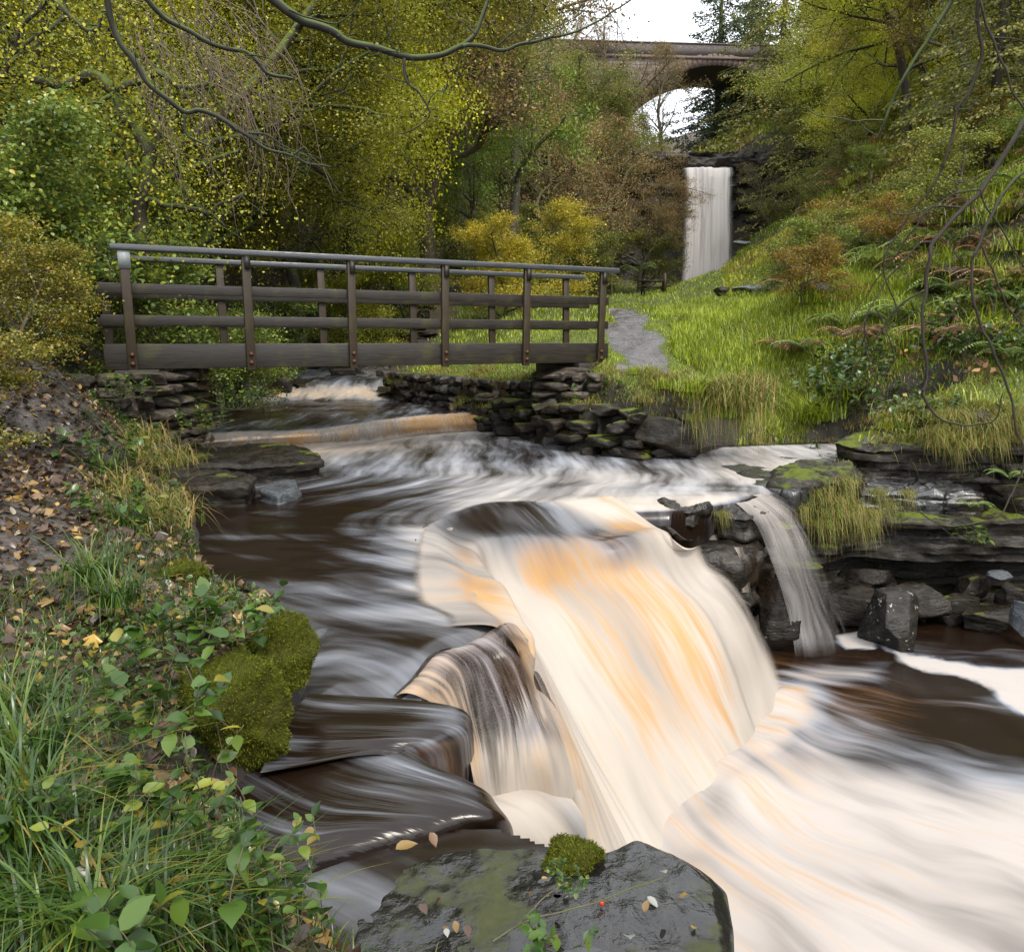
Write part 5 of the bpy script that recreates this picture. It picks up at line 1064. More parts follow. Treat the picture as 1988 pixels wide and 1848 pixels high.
def branch_thing(name, label, parts, mat, Y, twn=0, twL=.3, seed=0, down=.3, curl=0.):
    a = parts[0][0][0]; base = uy(a[0], a[1], Y); m = MB(); o = None
    for (pts, r0, r1, dY) in parts:
        Q = px_branch(m, pts, Y, r0*.75, r1*.8, jit=.02, seed=seed, dY=dY, n=len(pts)*7)
        if twn: twigs(m, Q, int(twn*len(pts)/3)+1, twL, min(r1*.45, .003), seed+len(pts), down, curl)
    m.V = [v-np.array(base) for v in m.V]
    return tag(link(name, m.mesh(name, mat, True), loc=base), label, 'branch')
branch_thing('tree_branch', 'long mossy bare branch reaching across the top of the picture towards the sky', [
 ([(470, -60), (528, 0), (580, 36), (640, 60), (704, 88), (760, 104), (835, 110), (897, 90), (923, 65), (942, 19), (960, -40)], .040, .012, .3),
 ([(897, 90), (910, 86), (945, 92), (981, 100), (1026, 81), (1065, 70), (1097, 65), (1145, 48), (1200, 19), (1240, -10)], .019, .005, .3),
 ([(789, 110), (790, 158), (813, 178), (829, 207), (826, 232), (790, 258), (764, 261)], .012, .004, 0), ([(790, 158), (750, 148), (716, 128)], .006, .002, 0),
 ([(829, 207), (850, 178), (873, 186), (880, 168)], .005, .002, 0), ([(965, 92), (994, 68), (1029, 42), (1035, 20)], .007, .003, 0), ([(775, 100), (755, 75), (765, 40), (780, 0)], .006, .003, 0),
 ([(923, 65), (900, 45), (870, 30), (857, 0)], .006, .003, 0), ([(1026, 81), (1045, 60), (1090, 45), (1130, 20)], .006, .003, 0), ([(560, 20), (640, 45), (680, 30), (700, 0)], .008, .003, 0)], BARK_WET, 5.0, 3, .35, 1, -.2)
branch_thing('tree_branch', 'slim dark branch slanting down from the top left to the yellow green beech', [([(270, -40), (288, 0), (320, 36), (380, 68), (432, 96), (484, 110), (520, 144), (568, 158)], .026, .012, .3), ([(484, 110), (510, 112), (545, 130)], .008, .003, 0)], BARK_WET, 5.2, 3, .3, 2, .2)
branch_thing('tree_branch', 'long forked dark branch sagging across the upper left above the railing', [([(196, -40), (204, 0), (216, 52), (256, 112), (288, 160), (332, 200), (360, 220), (392, 218), (440, 240), (480, 264), (520, 292), (568, 302), (600, 320), (640, 326)], .030, .009, .4),
 ([(480, 258), (516, 264), (560, 288), (600, 310)], .010, .004, .1), ([(358, 224), (360, 256), (384, 276), (424, 292)], .012, .005, 0), ([(568, 302), (590, 290), (600, 325), (598, 338)], .008, .003, 0)], BARK_WET, 5.2, 4, .3, 3, .3)
mt_ = thing('twisted_tree', 'twisted mossy dark tree with sparse yellow leaves at the upper left', 'tree', uy(272, 470, 11.6)); mtl = np.array(mt_.location)
m = MB(); tipsQ = []
for pts, r0, r1, dY in [([(285, 520), (272, 430), (280, 348), (288, 300), (270, 262), (240, 225), (228, 180)], .16, .10, 0), ([(228, 180), (180, 150), (120, 165), (40, 148), (-40, 150)], .13, .07, .3), ([(228, 180), (270, 150), (320, 148), (348, 176), (400, 160), (420, 130)], .10, .03, 0),
 ([(280, 384), (300, 396), (360, 404), (400, 412), (428, 396), (470, 380)], .07, .03, -.3), ([(268, 370), (250, 330), (240, 280), (192, 240), (150, 230)], .09, .04, .3), ([(290, 300), (310, 250), (290, 200), (300, 160)], .06, .03, 0), ([(232, 178), (210, 195), (165, 205)], .05, .03, -.3), ([(310, 250), (340, 290), (350, 330), (368, 390)], .035, .015, -.2),
 ([(100, -20), (40, 60), (30, 110), (0, 160)], .05, .04, 0), ([(80, -20), (170, 60), (190, 45), (195, 20)], .06, .03, 0), ([(130, -10), (120, 40), (60, 80), (20, 130)], .05, .03, 0), ([(450, 150), (400, 170), (350, 200), (300, 230)], .04, .03, .5)]:
    Q = px_branch(m, pts, 11.6, r0*.7, r1*.7, 8, dY=dY, jit=.06, seed=4); twigs(m, Q, 16, .9, .009, int(r0*1000)+len(pts), .1); tipsQ.append(Q)
m.V = [v-mtl for v in m.V]; link('trunk', m.mesh('trunk', BARK_DARK, True), mt_)
tq = np.concatenate(tipsQ)-mtl; rng = np.random.RandomState(5); lm = MB(); i = rng.randint(0, len(tq), 9000); scatter_leaves(lm, tq[i]+rng.randn(9000, 3)*np.array([.55, .6, .55]), .05, 6, .5); link('crown', lm.mesh('crown', LM_YG), mt_)
# hanging tan twigs
m = MB(); rng = np.random.RandomState(8); bt = uy(350, 0, 8.5)
for k in range(75):
    a = rng.uniform(250, 500); b_ = rng.uniform(-40, 160); L = rng.uniform(120, 330); sl = rng.uniform(.25, .75)
    sl = sl*.8; w_ = rng.uniform(-.1, .25)*L; pts = [(a, b_), (a+L*.3*sl+w_, b_+L*.2), (a+L*.62*sl+w_*1.1+rng.randn()*14, b_+L*.55), (a+L*sl+rng.randn()*26, b_+L*(.9+.2*rng.rand()))]
    Q = px_branch(m, pts, rng.uniform(7.8, 9.5), .007, .0025, 4, 12, .09, k)
    if k % 2 == 0: twigs(m, Q, 3, .35, .003, k, .5)
m.V = [v-np.array(bt) for v in m.V]; tag(link('hanging_twigs', m.mesh('hanging_twigs', BARK_TAN, True), loc=bt), 'mass of thin pale brown twigs hanging down at the upper left', 'branch')
# right side drooping branches
branch_thing('tree_branch', 'dark shoot hanging from the top right with a long curved side twig', [([(1862, -40), (1848, 0), (1805, 76), (1765, 133), (1740, 180), (1718, 238), (1700, 268)], .017, .008, .2), ([(1715, 234), (1668, 238), (1618, 229), (1582, 223), (1558, 203)], .006, .003, .0), ([(1702, 265), (1682, 256), (1675, 243)], .005, .003, 0), ([(1822, 45), (1826, 65), (1812, 78), (1806, 76)], .005, .003, 0), ([(1822, 45), (1812, 20), (1808, -10)], .004, .003, 0)], BARK_WET, 4.6, 0, .1, 11)
branch_thing('tree_branch', 'long bending branch hanging from the top right down to the meadow', [([(1893, -30), (1902, 54), (1906, 108), (1888, 162), (1866, 209), (1852, 266), (1834, 317), (1826, 338), (1801, 374), (1776, 400), (1751, 443), (1718, 497), (1716, 540), (1740, 590), (1747, 610)], .014, .005, .3), ([(1866, 209), (1858, 190), (1855, 168)], .004, .002, 0), ([(1868, 210), (1888, 208), (1903, 188)], .004, .002, 0), ([(1852, 266), (1830, 275), (1803, 287)], .005, .003, 0), ([(1826, 338), (1850, 352), (1880, 355), (1910, 340)], .005, .003, 0), ([(1902, 40), (1880, 30), (1863, 18)], .004, .002, 0)], BARK_BRANCH, 4.8, 2, .25, 12, .1)
branch_thing('tree_branch', 'thin branch curving down beside the right frame edge', [([(1905, -20), (1909, 36), (1938, 90), (1956, 151), (1988, 216), (2020, 260)], .010, .006, .0), ([(1925, 70), (1960, 72), (1995, 82)], .005, .003, 0)], BARK_BRANCH, 4.8, 2, .3, 13)
branch_thing('tree_branch', 'thickest drooping branch entering from the right edge and hooking up at its end', [
 ([(2030, 170), (1988, 234), (1956, 295), (1902, 367), (1870, 407), (1812, 472), (1801, 504), (1798, 576), (1794, 621), (1798, 729), (1794, 765), (1819, 812), (1848, 823), (1891, 824), (1931, 812), (1945, 765)], .024, .005, -.3),
 ([(1902, 367), (1860, 372), (1828, 392), (1790, 412), (1760, 417), (1735, 412), (1722, 398)], .007, .003, 0), ([(1870, 405), (1830, 398), (1800, 412), (1770, 450), (1748, 480), (1720, 520), (1690, 560), (1640, 640)], .009, .004, .2),
 ([(1812, 472), (1783, 477), (1750, 510), (1718, 549), (1682, 621), (1682, 679), (1690, 710), (1710, 760)], .009, .003, 0), ([(1794, 563), (1747, 596), (1715, 640), (1686, 675), (1654, 722), (1625, 783), (1625, 830)], .009, .003, .2),
 ([(1682, 621), (1660, 645), (1630, 651), (1617, 640), (1616, 610)], .006, .003, 0), ([(1805, 500), (1840, 470), (1862, 440), (1870, 420)], .004, .002, 0), ([(1795, 625), (1830, 625), (1850, 610), (1862, 580)], .005, .003, 0), ([(1700, 600), (1725, 645), (1735, 690), (1718, 720), (1725, 750)], .006, .003, 0), ([(1682, 640), (1688, 700), (1685, 760), (1700, 775), (1715, 772)], .005, .002, 0)], BARK_BRANCH, 4.9, 2, .25, 14, .2, .02)
branch_thing('tree_branch', 'dark branch running down the right edge and curling left over the cliff', [
 ([(2000, 320), (1960, 360), (1925, 420), (1902, 477), (1888, 531), (1895, 603), (1920, 671), (1949, 736), (1970, 801), (1981, 873), (1978, 927), (1956, 970), (1931, 1003), (1879, 1018), (1826, 1018), (1760, 978)], .014, .004, -.4),
 ([(1881, 1018), (1840, 1002), (1790, 995), (1755, 985)], .006, .003, 0), ([(1920, 671), (1950, 640), (1980, 610), (2000, 600)], .006, .003, 0), ([(1888, 531), (1860, 500), (1850, 470)], .005, .003, 0), ([(1905, 480), (1935, 540), (1970, 610), (2000, 650)], .008, .005, 0), ([(1902, 367), (1925, 420), (1960, 480), (1995, 530)], .007, .005, 0), ([(1895, 605), (1870, 700), (1880, 690), (1905, 710), (1945, 790)], .004, .002, 0)], BARK_BRANCH, 4.7, 2, .25, 15, .2)

# ------------------------------------------------------------------ grass, herbs, litter
def blades(mb, P, L, wdt, seed, lean=.6, droop=.5, seg=3, rnd=None, dirn=None):
    rng = np.random.RandomState(seed); n = len(P); a = rng.rand(n)*6.283; l = L*rng.uniform(.55, 1.25, n)
    d = np.stack([np.cos(a), np.sin(a), np.zeros(n)], 1)*(lean*rng.rand(n))[:, None]
    if dirn is not None: d = d+np.asarray(dirn)
    s = np.stack([-np.sin(a), np.cos(a), np.zeros(n)], 1); rows = []
    for k in range(seg+1):
        f = k/seg; c = P+(d*f*(1+f*droop)+np.array([0, 0, 1])*(f-droop*f*f*.75)[None] if np.isscalar(droop) else 0)*l[:, None]
        wv = wdt*(1-f**1.5)*.5+.0004
        rows += [c-s*wv, c+s*wv]
    V = np.stack(rows, 1); k2 = 2*(seg+1); off = (np.arange(n)*k2)[:, None]; Fs = [np.concatenate([off+2*k, off+2*k+1, off+2*k+3, off+2*k+2], 1) for k in range(seg)]
    mb.add(V.reshape(-1, 3), [np.concatenate(Fs)], np.repeat(rng.rand(n) if rnd is None else rnd, k2))
def bl(mb, P, L, wdt, seed, lean=.6, droop=.5, seg=3, rnd=None, dirn=None):
    rng = np.random.RandomState(seed); n = len(P); a = rng.rand(n)*6.283; l = (L if np.isscalar(L) else L)*rng.uniform(.55, 1.25, n)
    h = np.stack([np.cos(a), np.sin(a), np.zeros(n)], 1)*(lean*rng.uniform(.2, 1, n))[:, None]
    if dirn is not None: h = h+np.asarray(dirn)[None]
    s = np.stack([-np.sin(a), np.cos(a), np.zeros(n)], 1); rows = []; dr = droop*rng.uniform(.5, 1.5, n)
    for k in range(seg+1):
        f = k/seg; c = P+h*(f*(.4+.6*f)*l)[:, None]; c[:, 2] += l*(f-dr*f*f)
        wv = np.reshape(wdt*(1-f**1.6)*.5+.0003, (-1, 1)); rows += [c-s*wv, c+s*wv]
    V = np.stack(rows, 1); k2 = 2*(seg+1); off = (np.arange(n)*k2)[:, None]
    Fs = np.concatenate([np.concatenate([off+2*k, off+2*k+1, off+2*k+3, off+2*k+2], 1) for k in range(seg)])
    mb.add(V.reshape(-1, 3), [Fs], np.repeat(rng.rand(n) if rnd is None else rnd, k2))
def sample(n, x0, x1, y0, y1, seed, cond):
    rng = np.random.RandomState(seed); x = rng.uniform(x0, x1, n); y = rng.uniform(y0, y1, n); k = cond(x, y, rng.rand(n)); x, y = x[k], y[k]
    return np.stack([x, y, ground(x, y)-.01], 1)

# meadow, short near the paths, long in the middle
LONG = [ghit(*p) for p in [(1300, 610), (1315, 680), (1340, 700), (1480, 712), (1640, 705), (1740, 715), (1800, 660), (1760, 600), (1700, 560), (1560, 565), (1420, 585), (1330, 595)]]
def mcond(x, y, r): return (grassmask(x, y) > r) & (mudmask(x, y) < .35+.2*r) & ~inwater(x, y)
m = MB()
P = sample(330000, -3.5, 10, 10, 26, 1, lambda x, y, r: mcond(x, y, r) & (r*18 < 26-y+3)); bl(m, P, .085, .012, 1, .7, .35, 2)
P = sample(130000, -4, 26, 20, 72, 2, lambda x, y, r: mcond(x, y, r)); bl(m, P, .22, .035, 2, .7, .3, 2)
tag(link('short_grass', m.mesh('short_grass', LM_GRASS)), 'short bright green meadow grass between the river and the wooded slopes', 'grass', kind='stuff')
m = MB(); P = sample(240000, 1, 14, 10, 30, 3, lambda x, y, r: (sdf(x, y, LONG)+.5*fb2(x, y, .8, 3, 61) < .1) & (fb2(x, y, 1.6, 2, 60) > -.35-.8*r)); bl(m, P, .34*(1+.3*fb2(P[:, 0], P[:, 1], .7, 2, 62)), .016, 4, .65, .42, 3)
tag(link('long_grass', m.mesh('long_grass', LM_GRASS)), 'thick long green grass in the middle of the meadow', 'grass', kind='stuff')
# right slope tangle
def slope(x, y): return (x > 4.2+.0*y) & (x-.42*y > .4)
m = MB(); P = sample(60000, 4, 26, 10, 34, 5, lambda x, y, r: (x > .40*y+.6) & (sdf(x, y, LONG) > 0) & (fb2(x, y, .7, 3, 63) > -.1+.3*(r-.5))); bl(m, P, .34, .022, 6, .7, .45, 3)
tag(link('slope_grass', m.mesh('slope_grass', LM_GRASS)), 'tussocky grass covering the right hand slope', 'grass', kind='stuff')
m = MB(); P = sample(70000, 3.4, 28, 9.8, 40, 7, lambda x, y, r: (x > .38*y+.3) & (sdf(x, y, LONG) > -.2) & (fb2(x, y, .8, 3, 64) > -.05) & ~inwater(x, y)); P[:, 2] += np.random.RandomState(1).rand(len(P))*.35
scatter_leaves(m, P, .085, 8, .5, 'quad'); tag(link('slope_undergrowth', m.mesh('slope_undergrowth', LM_OLIVE)), 'tangled leafy undergrowth on the right hand slope', 'undergrowth', kind='stuff')
m = MB(); P = sample(45000, 4, 30, 11, 45, 9, lambda x, y, r: (x > .42*y+.8) & (fb2(x, y, .5, 3, 65) > .12)); P[:, 2] += np.random.RandomState(2).rand(len(P))*.4
scatter_leaves(m, P, .11, 10, .3, 'quad'); tag(link('bracken_patch', m.mesh('bracken_patch', LM_BRACK)), 'brown dead bracken spread over the right hand slope', 'bracken', kind='stuff')
# gorge woodland floor
m = MB(); rng = np.random.RandomState(11); n = 170000; x = rng.uniform(-40, 45, n); y = rng.uniform(12, 110, n)
k = ((x < -3.5-.0*y-.02*y) & (y < 34)) | ((x < -7+.20*(y-34)) & (y >= 34) & (y < 76)) | ((x > .36*y+2) & (y > 24)) | (y > 79); k &= ~inwater(x, y) & (np.abs(x) < 1.0*y+4); x, y = x[k], y[k]
P = np.stack([x, y, ground(x, y)+rng.rand(len(x))**2*(.5+.02*y)], 1); scatter_leaves(m, P, .10+.0032*y, 12, .4, 'quad'); tag(link('woodland_undergrowth', m.mesh('woodland_undergrowth', LM_OLIVE)), 'leafy undergrowth covering the floor of the gorge woods', 'undergrowth', kind='stuff')
m = MB(); rng = np.random.RandomState(21); n = 150000; y = rng.uniform(24, 80, n); x = y*rng.uniform(.27, .75, n); k = (x > .26*y+.02*y*(fb2(x, y, .2, 2, 3))) & (sdf(x, y, LONG) > .5) & (fb2(x, y, .25, 3, 71) > -.45); x, y = x[k], y[k]
P = np.stack([x, y, ground(x, y)-.02], 1); bl(m, P, .16+.007*y, .02+.0009*y, 22, .8, .45, 2, rnd=np.clip(.45+.9*fb2(x, y, .15, 3, 72)+.2*rng.randn(len(x)), 0, 1)); tag(link('far_slope_growth', m.mesh('far_slope_growth', LM_SLOPE)), 'tufted grass covering the far right slope up to the waterfall', 'undergrowth', kind='stuff')
def band(x, y): return np.minimum(sdf(x, y, W_B), sdf(x, y, W_C))
m = MB(); P = sample(160000, -4.2, 10, 8.6, 19, 31, lambda x, y, r: (y > 9.6+.0*x) & (band(x, y) < .85) & (band(x, y) > -.12) & (fb2(x, y, 1.6, 3, 80) > -.28+.5*sstep(.3, .0, band(x, y))) & (mudmask(x, y) < .6) & (x > -3.6+.3*(19-y)*0) & ~((x < -1.5) & (y < 13.5)) & (land(x, y) > -1.5))
P[:, 2] = np.maximum(P[:, 2], land(P[:, 0], P[:, 1])-.35); bl(m, P, .24*(1+.5*fb2(P[:, 0], P[:, 1], 1.1, 2, 81)), .010, 32, .7, .95, 4, rnd=np.clip(.5+.6*fb2(P[:, 0], P[:, 1], 1.2, 3, 82)+.25*np.random.RandomState(6).randn(len(P)), 0, 1), dirn=(0, -.25, 0))
tag(link('bank_grass', m.mesh('bank_grass', LM_STRAW)), 'rough green and straw grass hanging over the eroded edge of the right bank', 'grass', kind='stuff')
# left bank litter and low herbs
lb = lambda x, y: (x < 0) & (y < 9.2) & (sdf(x, y, W_B) > .06)
m = MB(); P = sample(32000, -7, .2, .9, 9, 13, lambda x, y, r: lb(x, y) & (r < 1.3-.06*y)); P[:, 2] += .012+np.random.RandomState(3).rand(len(P))*.02; scatter_leaves(m, P, .048, 14, .75, 'leaf')
P = sample(3000, -6, .2, .9, 7, 15, lambda x, y, r: lb(x, y)); P[:, 2] += .02+np.random.RandomState(4).rand(len(P))*.02; scatter_leaves(m, P, .075, 16, .8, 'maple')
tag(link('leaf_litter', m.mesh('leaf_litter', LM_LITTER)), 'wet brown and yellow fallen leaves covering the left bank', 'fallen leaves', kind='stuff')
m = MB(); P = sample(90000, -6, .2, 1, 9, 17, lambda x, y, r: lb(x, y) & (sdf(x, y, LPATH) > 0) & (fb2(x, y, 1.6, 3, 66) > -.16)); bl(m, P, .11, .006, 18, .9, .4, 3)
P = sample(48000, -6, .2, 1, 9, 19, lambda x, y, r: lb(x, y) & (sdf(x, y, LPATH) > .05) & (fb2(x, y, 1.3, 3, 67) > .0+.4*(r-.5))); P[:, 2] += .02+np.random.RandomState(5).rand(len(P))*.09; scatter_leaves(m, P, .030, 20, .6, 'leaf')
tag(link('bank_herbs', m.mesh('bank_herbs', LM_PLANT)), 'fine grass and small green herbs growing through the fallen leaves on the left bank', 'ground cover', kind='stuff')

# ---- tufts
def tuft_mesh(name, seed, n, L, wdt, mat, lean=.9, droop=.6, r=.05, seg=6, dirn=None):
    rng = np.random.RandomState(seed); P = np.column_stack([rng.randn(n)*r, rng.randn(n)*r, np.zeros(n)]); m = MB(); bl(m, P, L, wdt, seed, lean, droop, seg, dirn=dirn); return m.mesh(name, mat)
TF = {'sedge': [tuft_mesh('blades', 30+k, 130, .42, .008, LM_PLANT, 1.0, .75, .05) for k in range(2)], 'hang': [tuft_mesh('blades', 34+k, 170, .45, .006, LM_STRAW, .5, 1.3, .07, dirn=(0, -.45, 0)) for k in range(2)],
      'bank': [tuft_mesh('blades', 38+k, 260, .42, .008, LM_STRAW, .8, .9, .12, dirn=(0, -.25, 0)) for k in range(2)], 'green': [tuft_mesh('blades', 42+k, 220, .3, .009, LM_GRASS, .9, .55, .09) for k in range(2)]}
def tuft(kind, a, b_, Y, s, label, group=None, rz=0., name='grass_tuft'):
    o = link(name, TF[kind][_tr.randint(2)], loc=uy(a, b_, Y), scale=s, rz=rz); o.data.materials[0]; return tag(o, label, 'grass tuft', group)
for a, b_, Y, s, lab in [(60, 1480, 2.1, 1.0, 'long dark green grass clump at the left frame edge'), (40, 1620, 1.75, 1.0, 'lower long green grass clump in the bottom left'), (185, 1130, 3.75, 1.0, 'arching blue green grass clump beside the leafy path'), (230, 1175, 3.5, .9, 'grass clump just below the arching one'), (300, 1760, 1.75, .8, 'wide bladed grass clump among the bottom herbs'), (420, 1790, 1.75, .7, 'grass clump near the waterside at the bottom'), (120, 1800, 1.6, .9, 'grass clump in the bottom left corner'), (205, 930, 6.2, 1.1, 'grassy clump hanging over the dark hollow of the left bank'), (150, 835, 6.9, 1.0, 'dark green grass clump beside the stone steps'), (560, 1235, 3.4, .45, 'reddish grass clump on the flower topped boulder'), (250, 1030, 4.9, 1.0, 'grass clump with round leaves on the left bank shoulder'), (210, 1820, 1.5, .9, 'grass clump at the bottom edge left of centre')]:
    tuft('sedge', a, b_, Y, s, lab)
for a, b_, Y, s in [(260, 905, 7.0, 1.2), (320, 985, 5.9, .9), (230, 960, 6.0, 1.2), (300, 1015, 5.2, 1.), (190, 1000, 5.4, 1.), (335, 900, 7.2, 1.), (280, 860, 7.6, 1.1)]: tuft('bank', a, b_, Y, s, 'straw coloured grass tuft hanging on the left bank edge', 'straw tufts on the left bank')
for a, b_, Y, s in [(1555, 990, 8.6, .8), (1590, 1020, 8.45, .9), (1640, 940, 8.8, 1.0), (1625, 975, 8.6, .9), (1655, 990, 8.5, .9), (1690, 1000, 8.6, .8), (1400, 1000, 7.8, .5), (1700, 960, 8.8, .7), (1575, 960, 8.7, .8), (1610, 1000, 8.5, 1.), (1670, 1020, 8.5, .8), (1720, 985, 8.7, .7), (1760, 960, 8.8, .6), (1600, 950, 8.8, .9)]:
    tuft('hang', a, b_, Y, s, 'yellow and brown grass tuft hanging down the rock beside the side waterfall', 'grass tufts hanging from the right cliff')
for k in range(76):
    a = 1200+k*10.4+_tr.randn()*16; f = (a-1210)/780; x, y = uy(a, 750, 12.3-1.6*f-_tr.rand()*1.1)[:2]
    if inwater(np.array([x]), np.array([y]))[0]: continue
    b0 = 924-F*math.tan(math.atan2(gz(x, y), y)+TH); Y = y
    tuft(('bank', 'green', 'bank')[k % 3], a, b0, Y, _tr.uniform(.45, 1.25), 'long straw and green grass tuft draped over the eroded right river bank', 'grass tufts along the right river bank')
for k in range(26):
    a = 760+k*12+_tr.randn()*5; tuft('bank' if k % 2 else 'green', a, 742+_tr.uniform(-6, 10), 18.2-(a-760)/300*4.7, _tr.uniform(.7, 1.1), 'grass tuft overhanging the loose stone retaining wall', 'grass tufts on the retaining wall')
for k in range(30):
    a = 1480+k*15+_tr.randn()*12; b0 = _tr.uniform(800, 862); x, y, z = uz(a, b0, -1.42+.4*(862-b0)/60); o = link('grass_tuft', TF['green' if k % 3 else 'bank'][k % 2], loc=(x, y, gz(x, y)), scale=_tr.uniform(.5, .9)); tag(o, 'small green grass tuft on the muddy bank above the flagstones', 'grass tuft', 'small tufts on the muddy bank')
for k in range(200):
    y = 12*(45/12)**_tr.rand(); x = y*_tr.uniform(.3, .75)
    if x < .34*y+.5: continue
    o = link('grass_tuft', TF['green'][k % 2], loc=(x, y, gz(x, y)), scale=_tr.uniform(1.2, 2.0)*(1+.03*(y-12))); tag(o, 'green grass tussock on the right hand slope', 'grass tuft', 'tussocks on the right slope')
for k in range(22):
    a = _tr.uniform(1345, 1470); Y = 11.15-.5*_tr.rand(); b0 = _tr.uniform(758, 815)
    tuft(('bank', 'green', 'hang')[k % 3], a, b0, Y, _tr.uniform(1.0, 1.6), 'big overhanging tuft of brown and green grass right of the large square block', 'overhanging tufts by the square block')
for k in range(16):
    a = _tr.uniform(1800, 1990); b0 = _tr.uniform(800, 870); tuft(('bank', 'hang')[k % 2], a, b0, 9.9-_tr.rand()*.3, _tr.uniform(.7, 1.2), 'straggling grass tuft on the edge above the dark cliff blocks', 'grass tufts above the cliff blocks')
# ferns
def fern_mesh(seed, mat, nf=11, L=.75):
    rng = np.random.RandomState(seed); m = MB(); P = []; D = []; S = []
    for k in range(nf):
        a = k*2.4+rng.randn()*.3; d = np.array([math.cos(a), math.sin(a), 0]); l = L*rng.uniform(.7, 1.15); t = np.linspace(0, 1, 24); c = d*(t*l*.85)[:, None]; c[:, 2] = l*(1.05*t-.85*t*t)
        V, Fs = tube(c[::3], np.linspace(.006, .002, 8), 3, cap=False); m.add(V, Fs, .3); sd_ = np.array([-d[1], d[0], 0])
        for sg in (-1, 1): P.append(c[3:]); D.append(np.tile(sd_*sg+d*.35, (21, 1))); S.append(.17*l*np.sin(np.pi*(t[3:]*.86+.12)))
    P = np.concatenate(P); D = np.concatenate(D); S = np.concatenate(S); D /= np.linalg.norm(D, axis=1)[:, None]; n = len(P); fw = np.cross(D, [0, 0, 1]); fw /= np.linalg.norm(fw, axis=1)[:, None]
    V = np.stack([P-fw*.012, P+fw*.012, P+D*S[:, None]+fw*.004-np.array([0, 0, .02]), P+D*S[:, None]*.95-fw*.004-np.array([0, 0, .02])], 1); m.add(V.reshape(-1, 3), np.arange(4*n).reshape(-1, 4), np.repeat(rng.rand(n), 4)); return m.mesh('fronds', mat)
FN = [fern_mesh(50, LM_FERN), fern_mesh(51, LM_FERN)]; FNB = [fern_mesh(52, LM_BRACK, 9), fern_mesh(53, LM_BRACK, 9)]
for k in range(46):
    a = _tr.uniform(1560, 2000); Y = _tr.uniform(11.5, 26); x = uy(a, 600, Y)[0]
    if x < .42*Y+.3: continue
    br_ = k % 3 == 0; o = link('fern', (FNB if br_ else FN)[k % 2], loc=(x, Y, gz(x, Y)), scale=_tr.uniform(.9, 1.6), rz=_tr.rand()*6); tag(o, ('brown dead fern' if br_ else 'green fern')+' on the right hand slope', 'fern', ('brown' if br_ else 'green')+' ferns on the right slope')
for a, b_, Y, s, lab in [(1960, 930, 8.9, .5, 'small bright fern growing from the cliff at the right edge'), (1885, 985, 8.6, .35, 'tiny fern in a crack of the cliff'), (1240, 530, 52, 2.2, 'pale green fern beside the distant picnic table'), (95, 745, 8.2, .5, 'small fern beside the left bridge end')]:
    tag(link('fern', FN[0], loc=uy(a, b_, Y), scale=s), lab, 'fern')
for k in range(60):
    Y = 14*(42/14)**_tr.rand(); x = Y*_tr.uniform(.36, .72)
    br_ = k % 2 == 0; o = link('fern', (FNB if br_ else FN)[k % 2], loc=(x, Y, gz(x, Y)), scale=_tr.uniform(1.2, 1.8)*(1+.02*(Y-12)), rz=_tr.rand()*6); tag(o, ('brown dead fern' if br_ else 'green fern')+' on the right hand slope', 'fern', ('brown' if br_ else 'green')+' ferns on the right slope')
for k in range(26):
    Y = 16*(50/16)**_tr.rand(); p_ = 994+F*_tr.uniform(.36, .68)
    tree('shrub', p_, Y, _tr.uniform(.9, 1.7)*(1+.012*Y), 'knee high bush scattered on the right hand slope', 'small bushes on the right slope', tint=[(1.1, 1.1, 1.), (1.5, .9, .6), (.9, 1.1, .8)][k % 3], sx=1.4)
for k in range(18):
    Y = 15*(44/15)**_tr.rand(); x = Y*_tr.uniform(.33, .66); V, Fq = boulder((_tr.uniform(.35, .8), .4, _tr.uniform(.18, .35)), 300+k, n=10, cuts=8, rough=.08); tag(link('rock', mesh_np('rock', V, Fq, ROCK_MOSS, True), loc=(x, Y, gz(x, Y)+.08), rz=_tr.rand()*3), 'mossy stone poking out of the grass on the right hand slope', 'rock', 'stones on the right slope')
# leafy herb stems
def herb_mesh(seed, H, n, ls, mat=LM_PLANT, stems=5, sp=.08):
    rng = np.random.RandomState(seed); m = MB(); lm = MB(); P = []; 
    for k in range(stems):
        d = np.array([rng.randn()*.35, rng.randn()*.35, 1.]); q = np.array([rng.randn()*sp, rng.randn()*sp, 0]); pts = [np.array([0, 0, -.03]), q]
        for j in range(6): d = d+rng.randn(3)*.15; d /= np.linalg.norm(d); pts.append(pts[-1]+d*H/6*rng.uniform(.8, 1.1))
        V, Fs = tube(pts, np.linspace(.003, .0015, 8), 4); m.add(V, Fs, .4); P.append(cr(pts[1:], n)[n//5:])
    P = np.concatenate(P)+rng.randn(sum(len(p) for p in P), 3)*.006; dr = rng.randn(len(P), 3); dr[:, 2] = .2; scatter_leaves(lm, P, ls, seed, .75, 'leaf', dirs=dr); return m.mesh('stems', BARK_TWIG, True), lm.mesh('leaves', mat)
HB_ = {'nettle': herb_mesh(60, .36, 16, .045, stems=6), 'tall': herb_mesh(61, .55, 13, .05, LM_HAZEL, 4), 'low': herb_mesh(62, .14, 8, .05, stems=12), 'big': herb_mesh(63, .2, 7, .075, stems=7), 'ivy': herb_mesh(64, .22, 14, .045, LM_PLANT, 14, .12)}
def herb(kind, a, b_, Y, s, label, group=None, name='herb_plant', cat='plant'):
    o = thing(name, label, cat, uy(a, b_, Y), group, rz=_tr.rand()*6); o.scale = (s, s, s)
    for nm, me in zip(('stems', 'leaves'), HB_[kind]): link(nm, me, o)
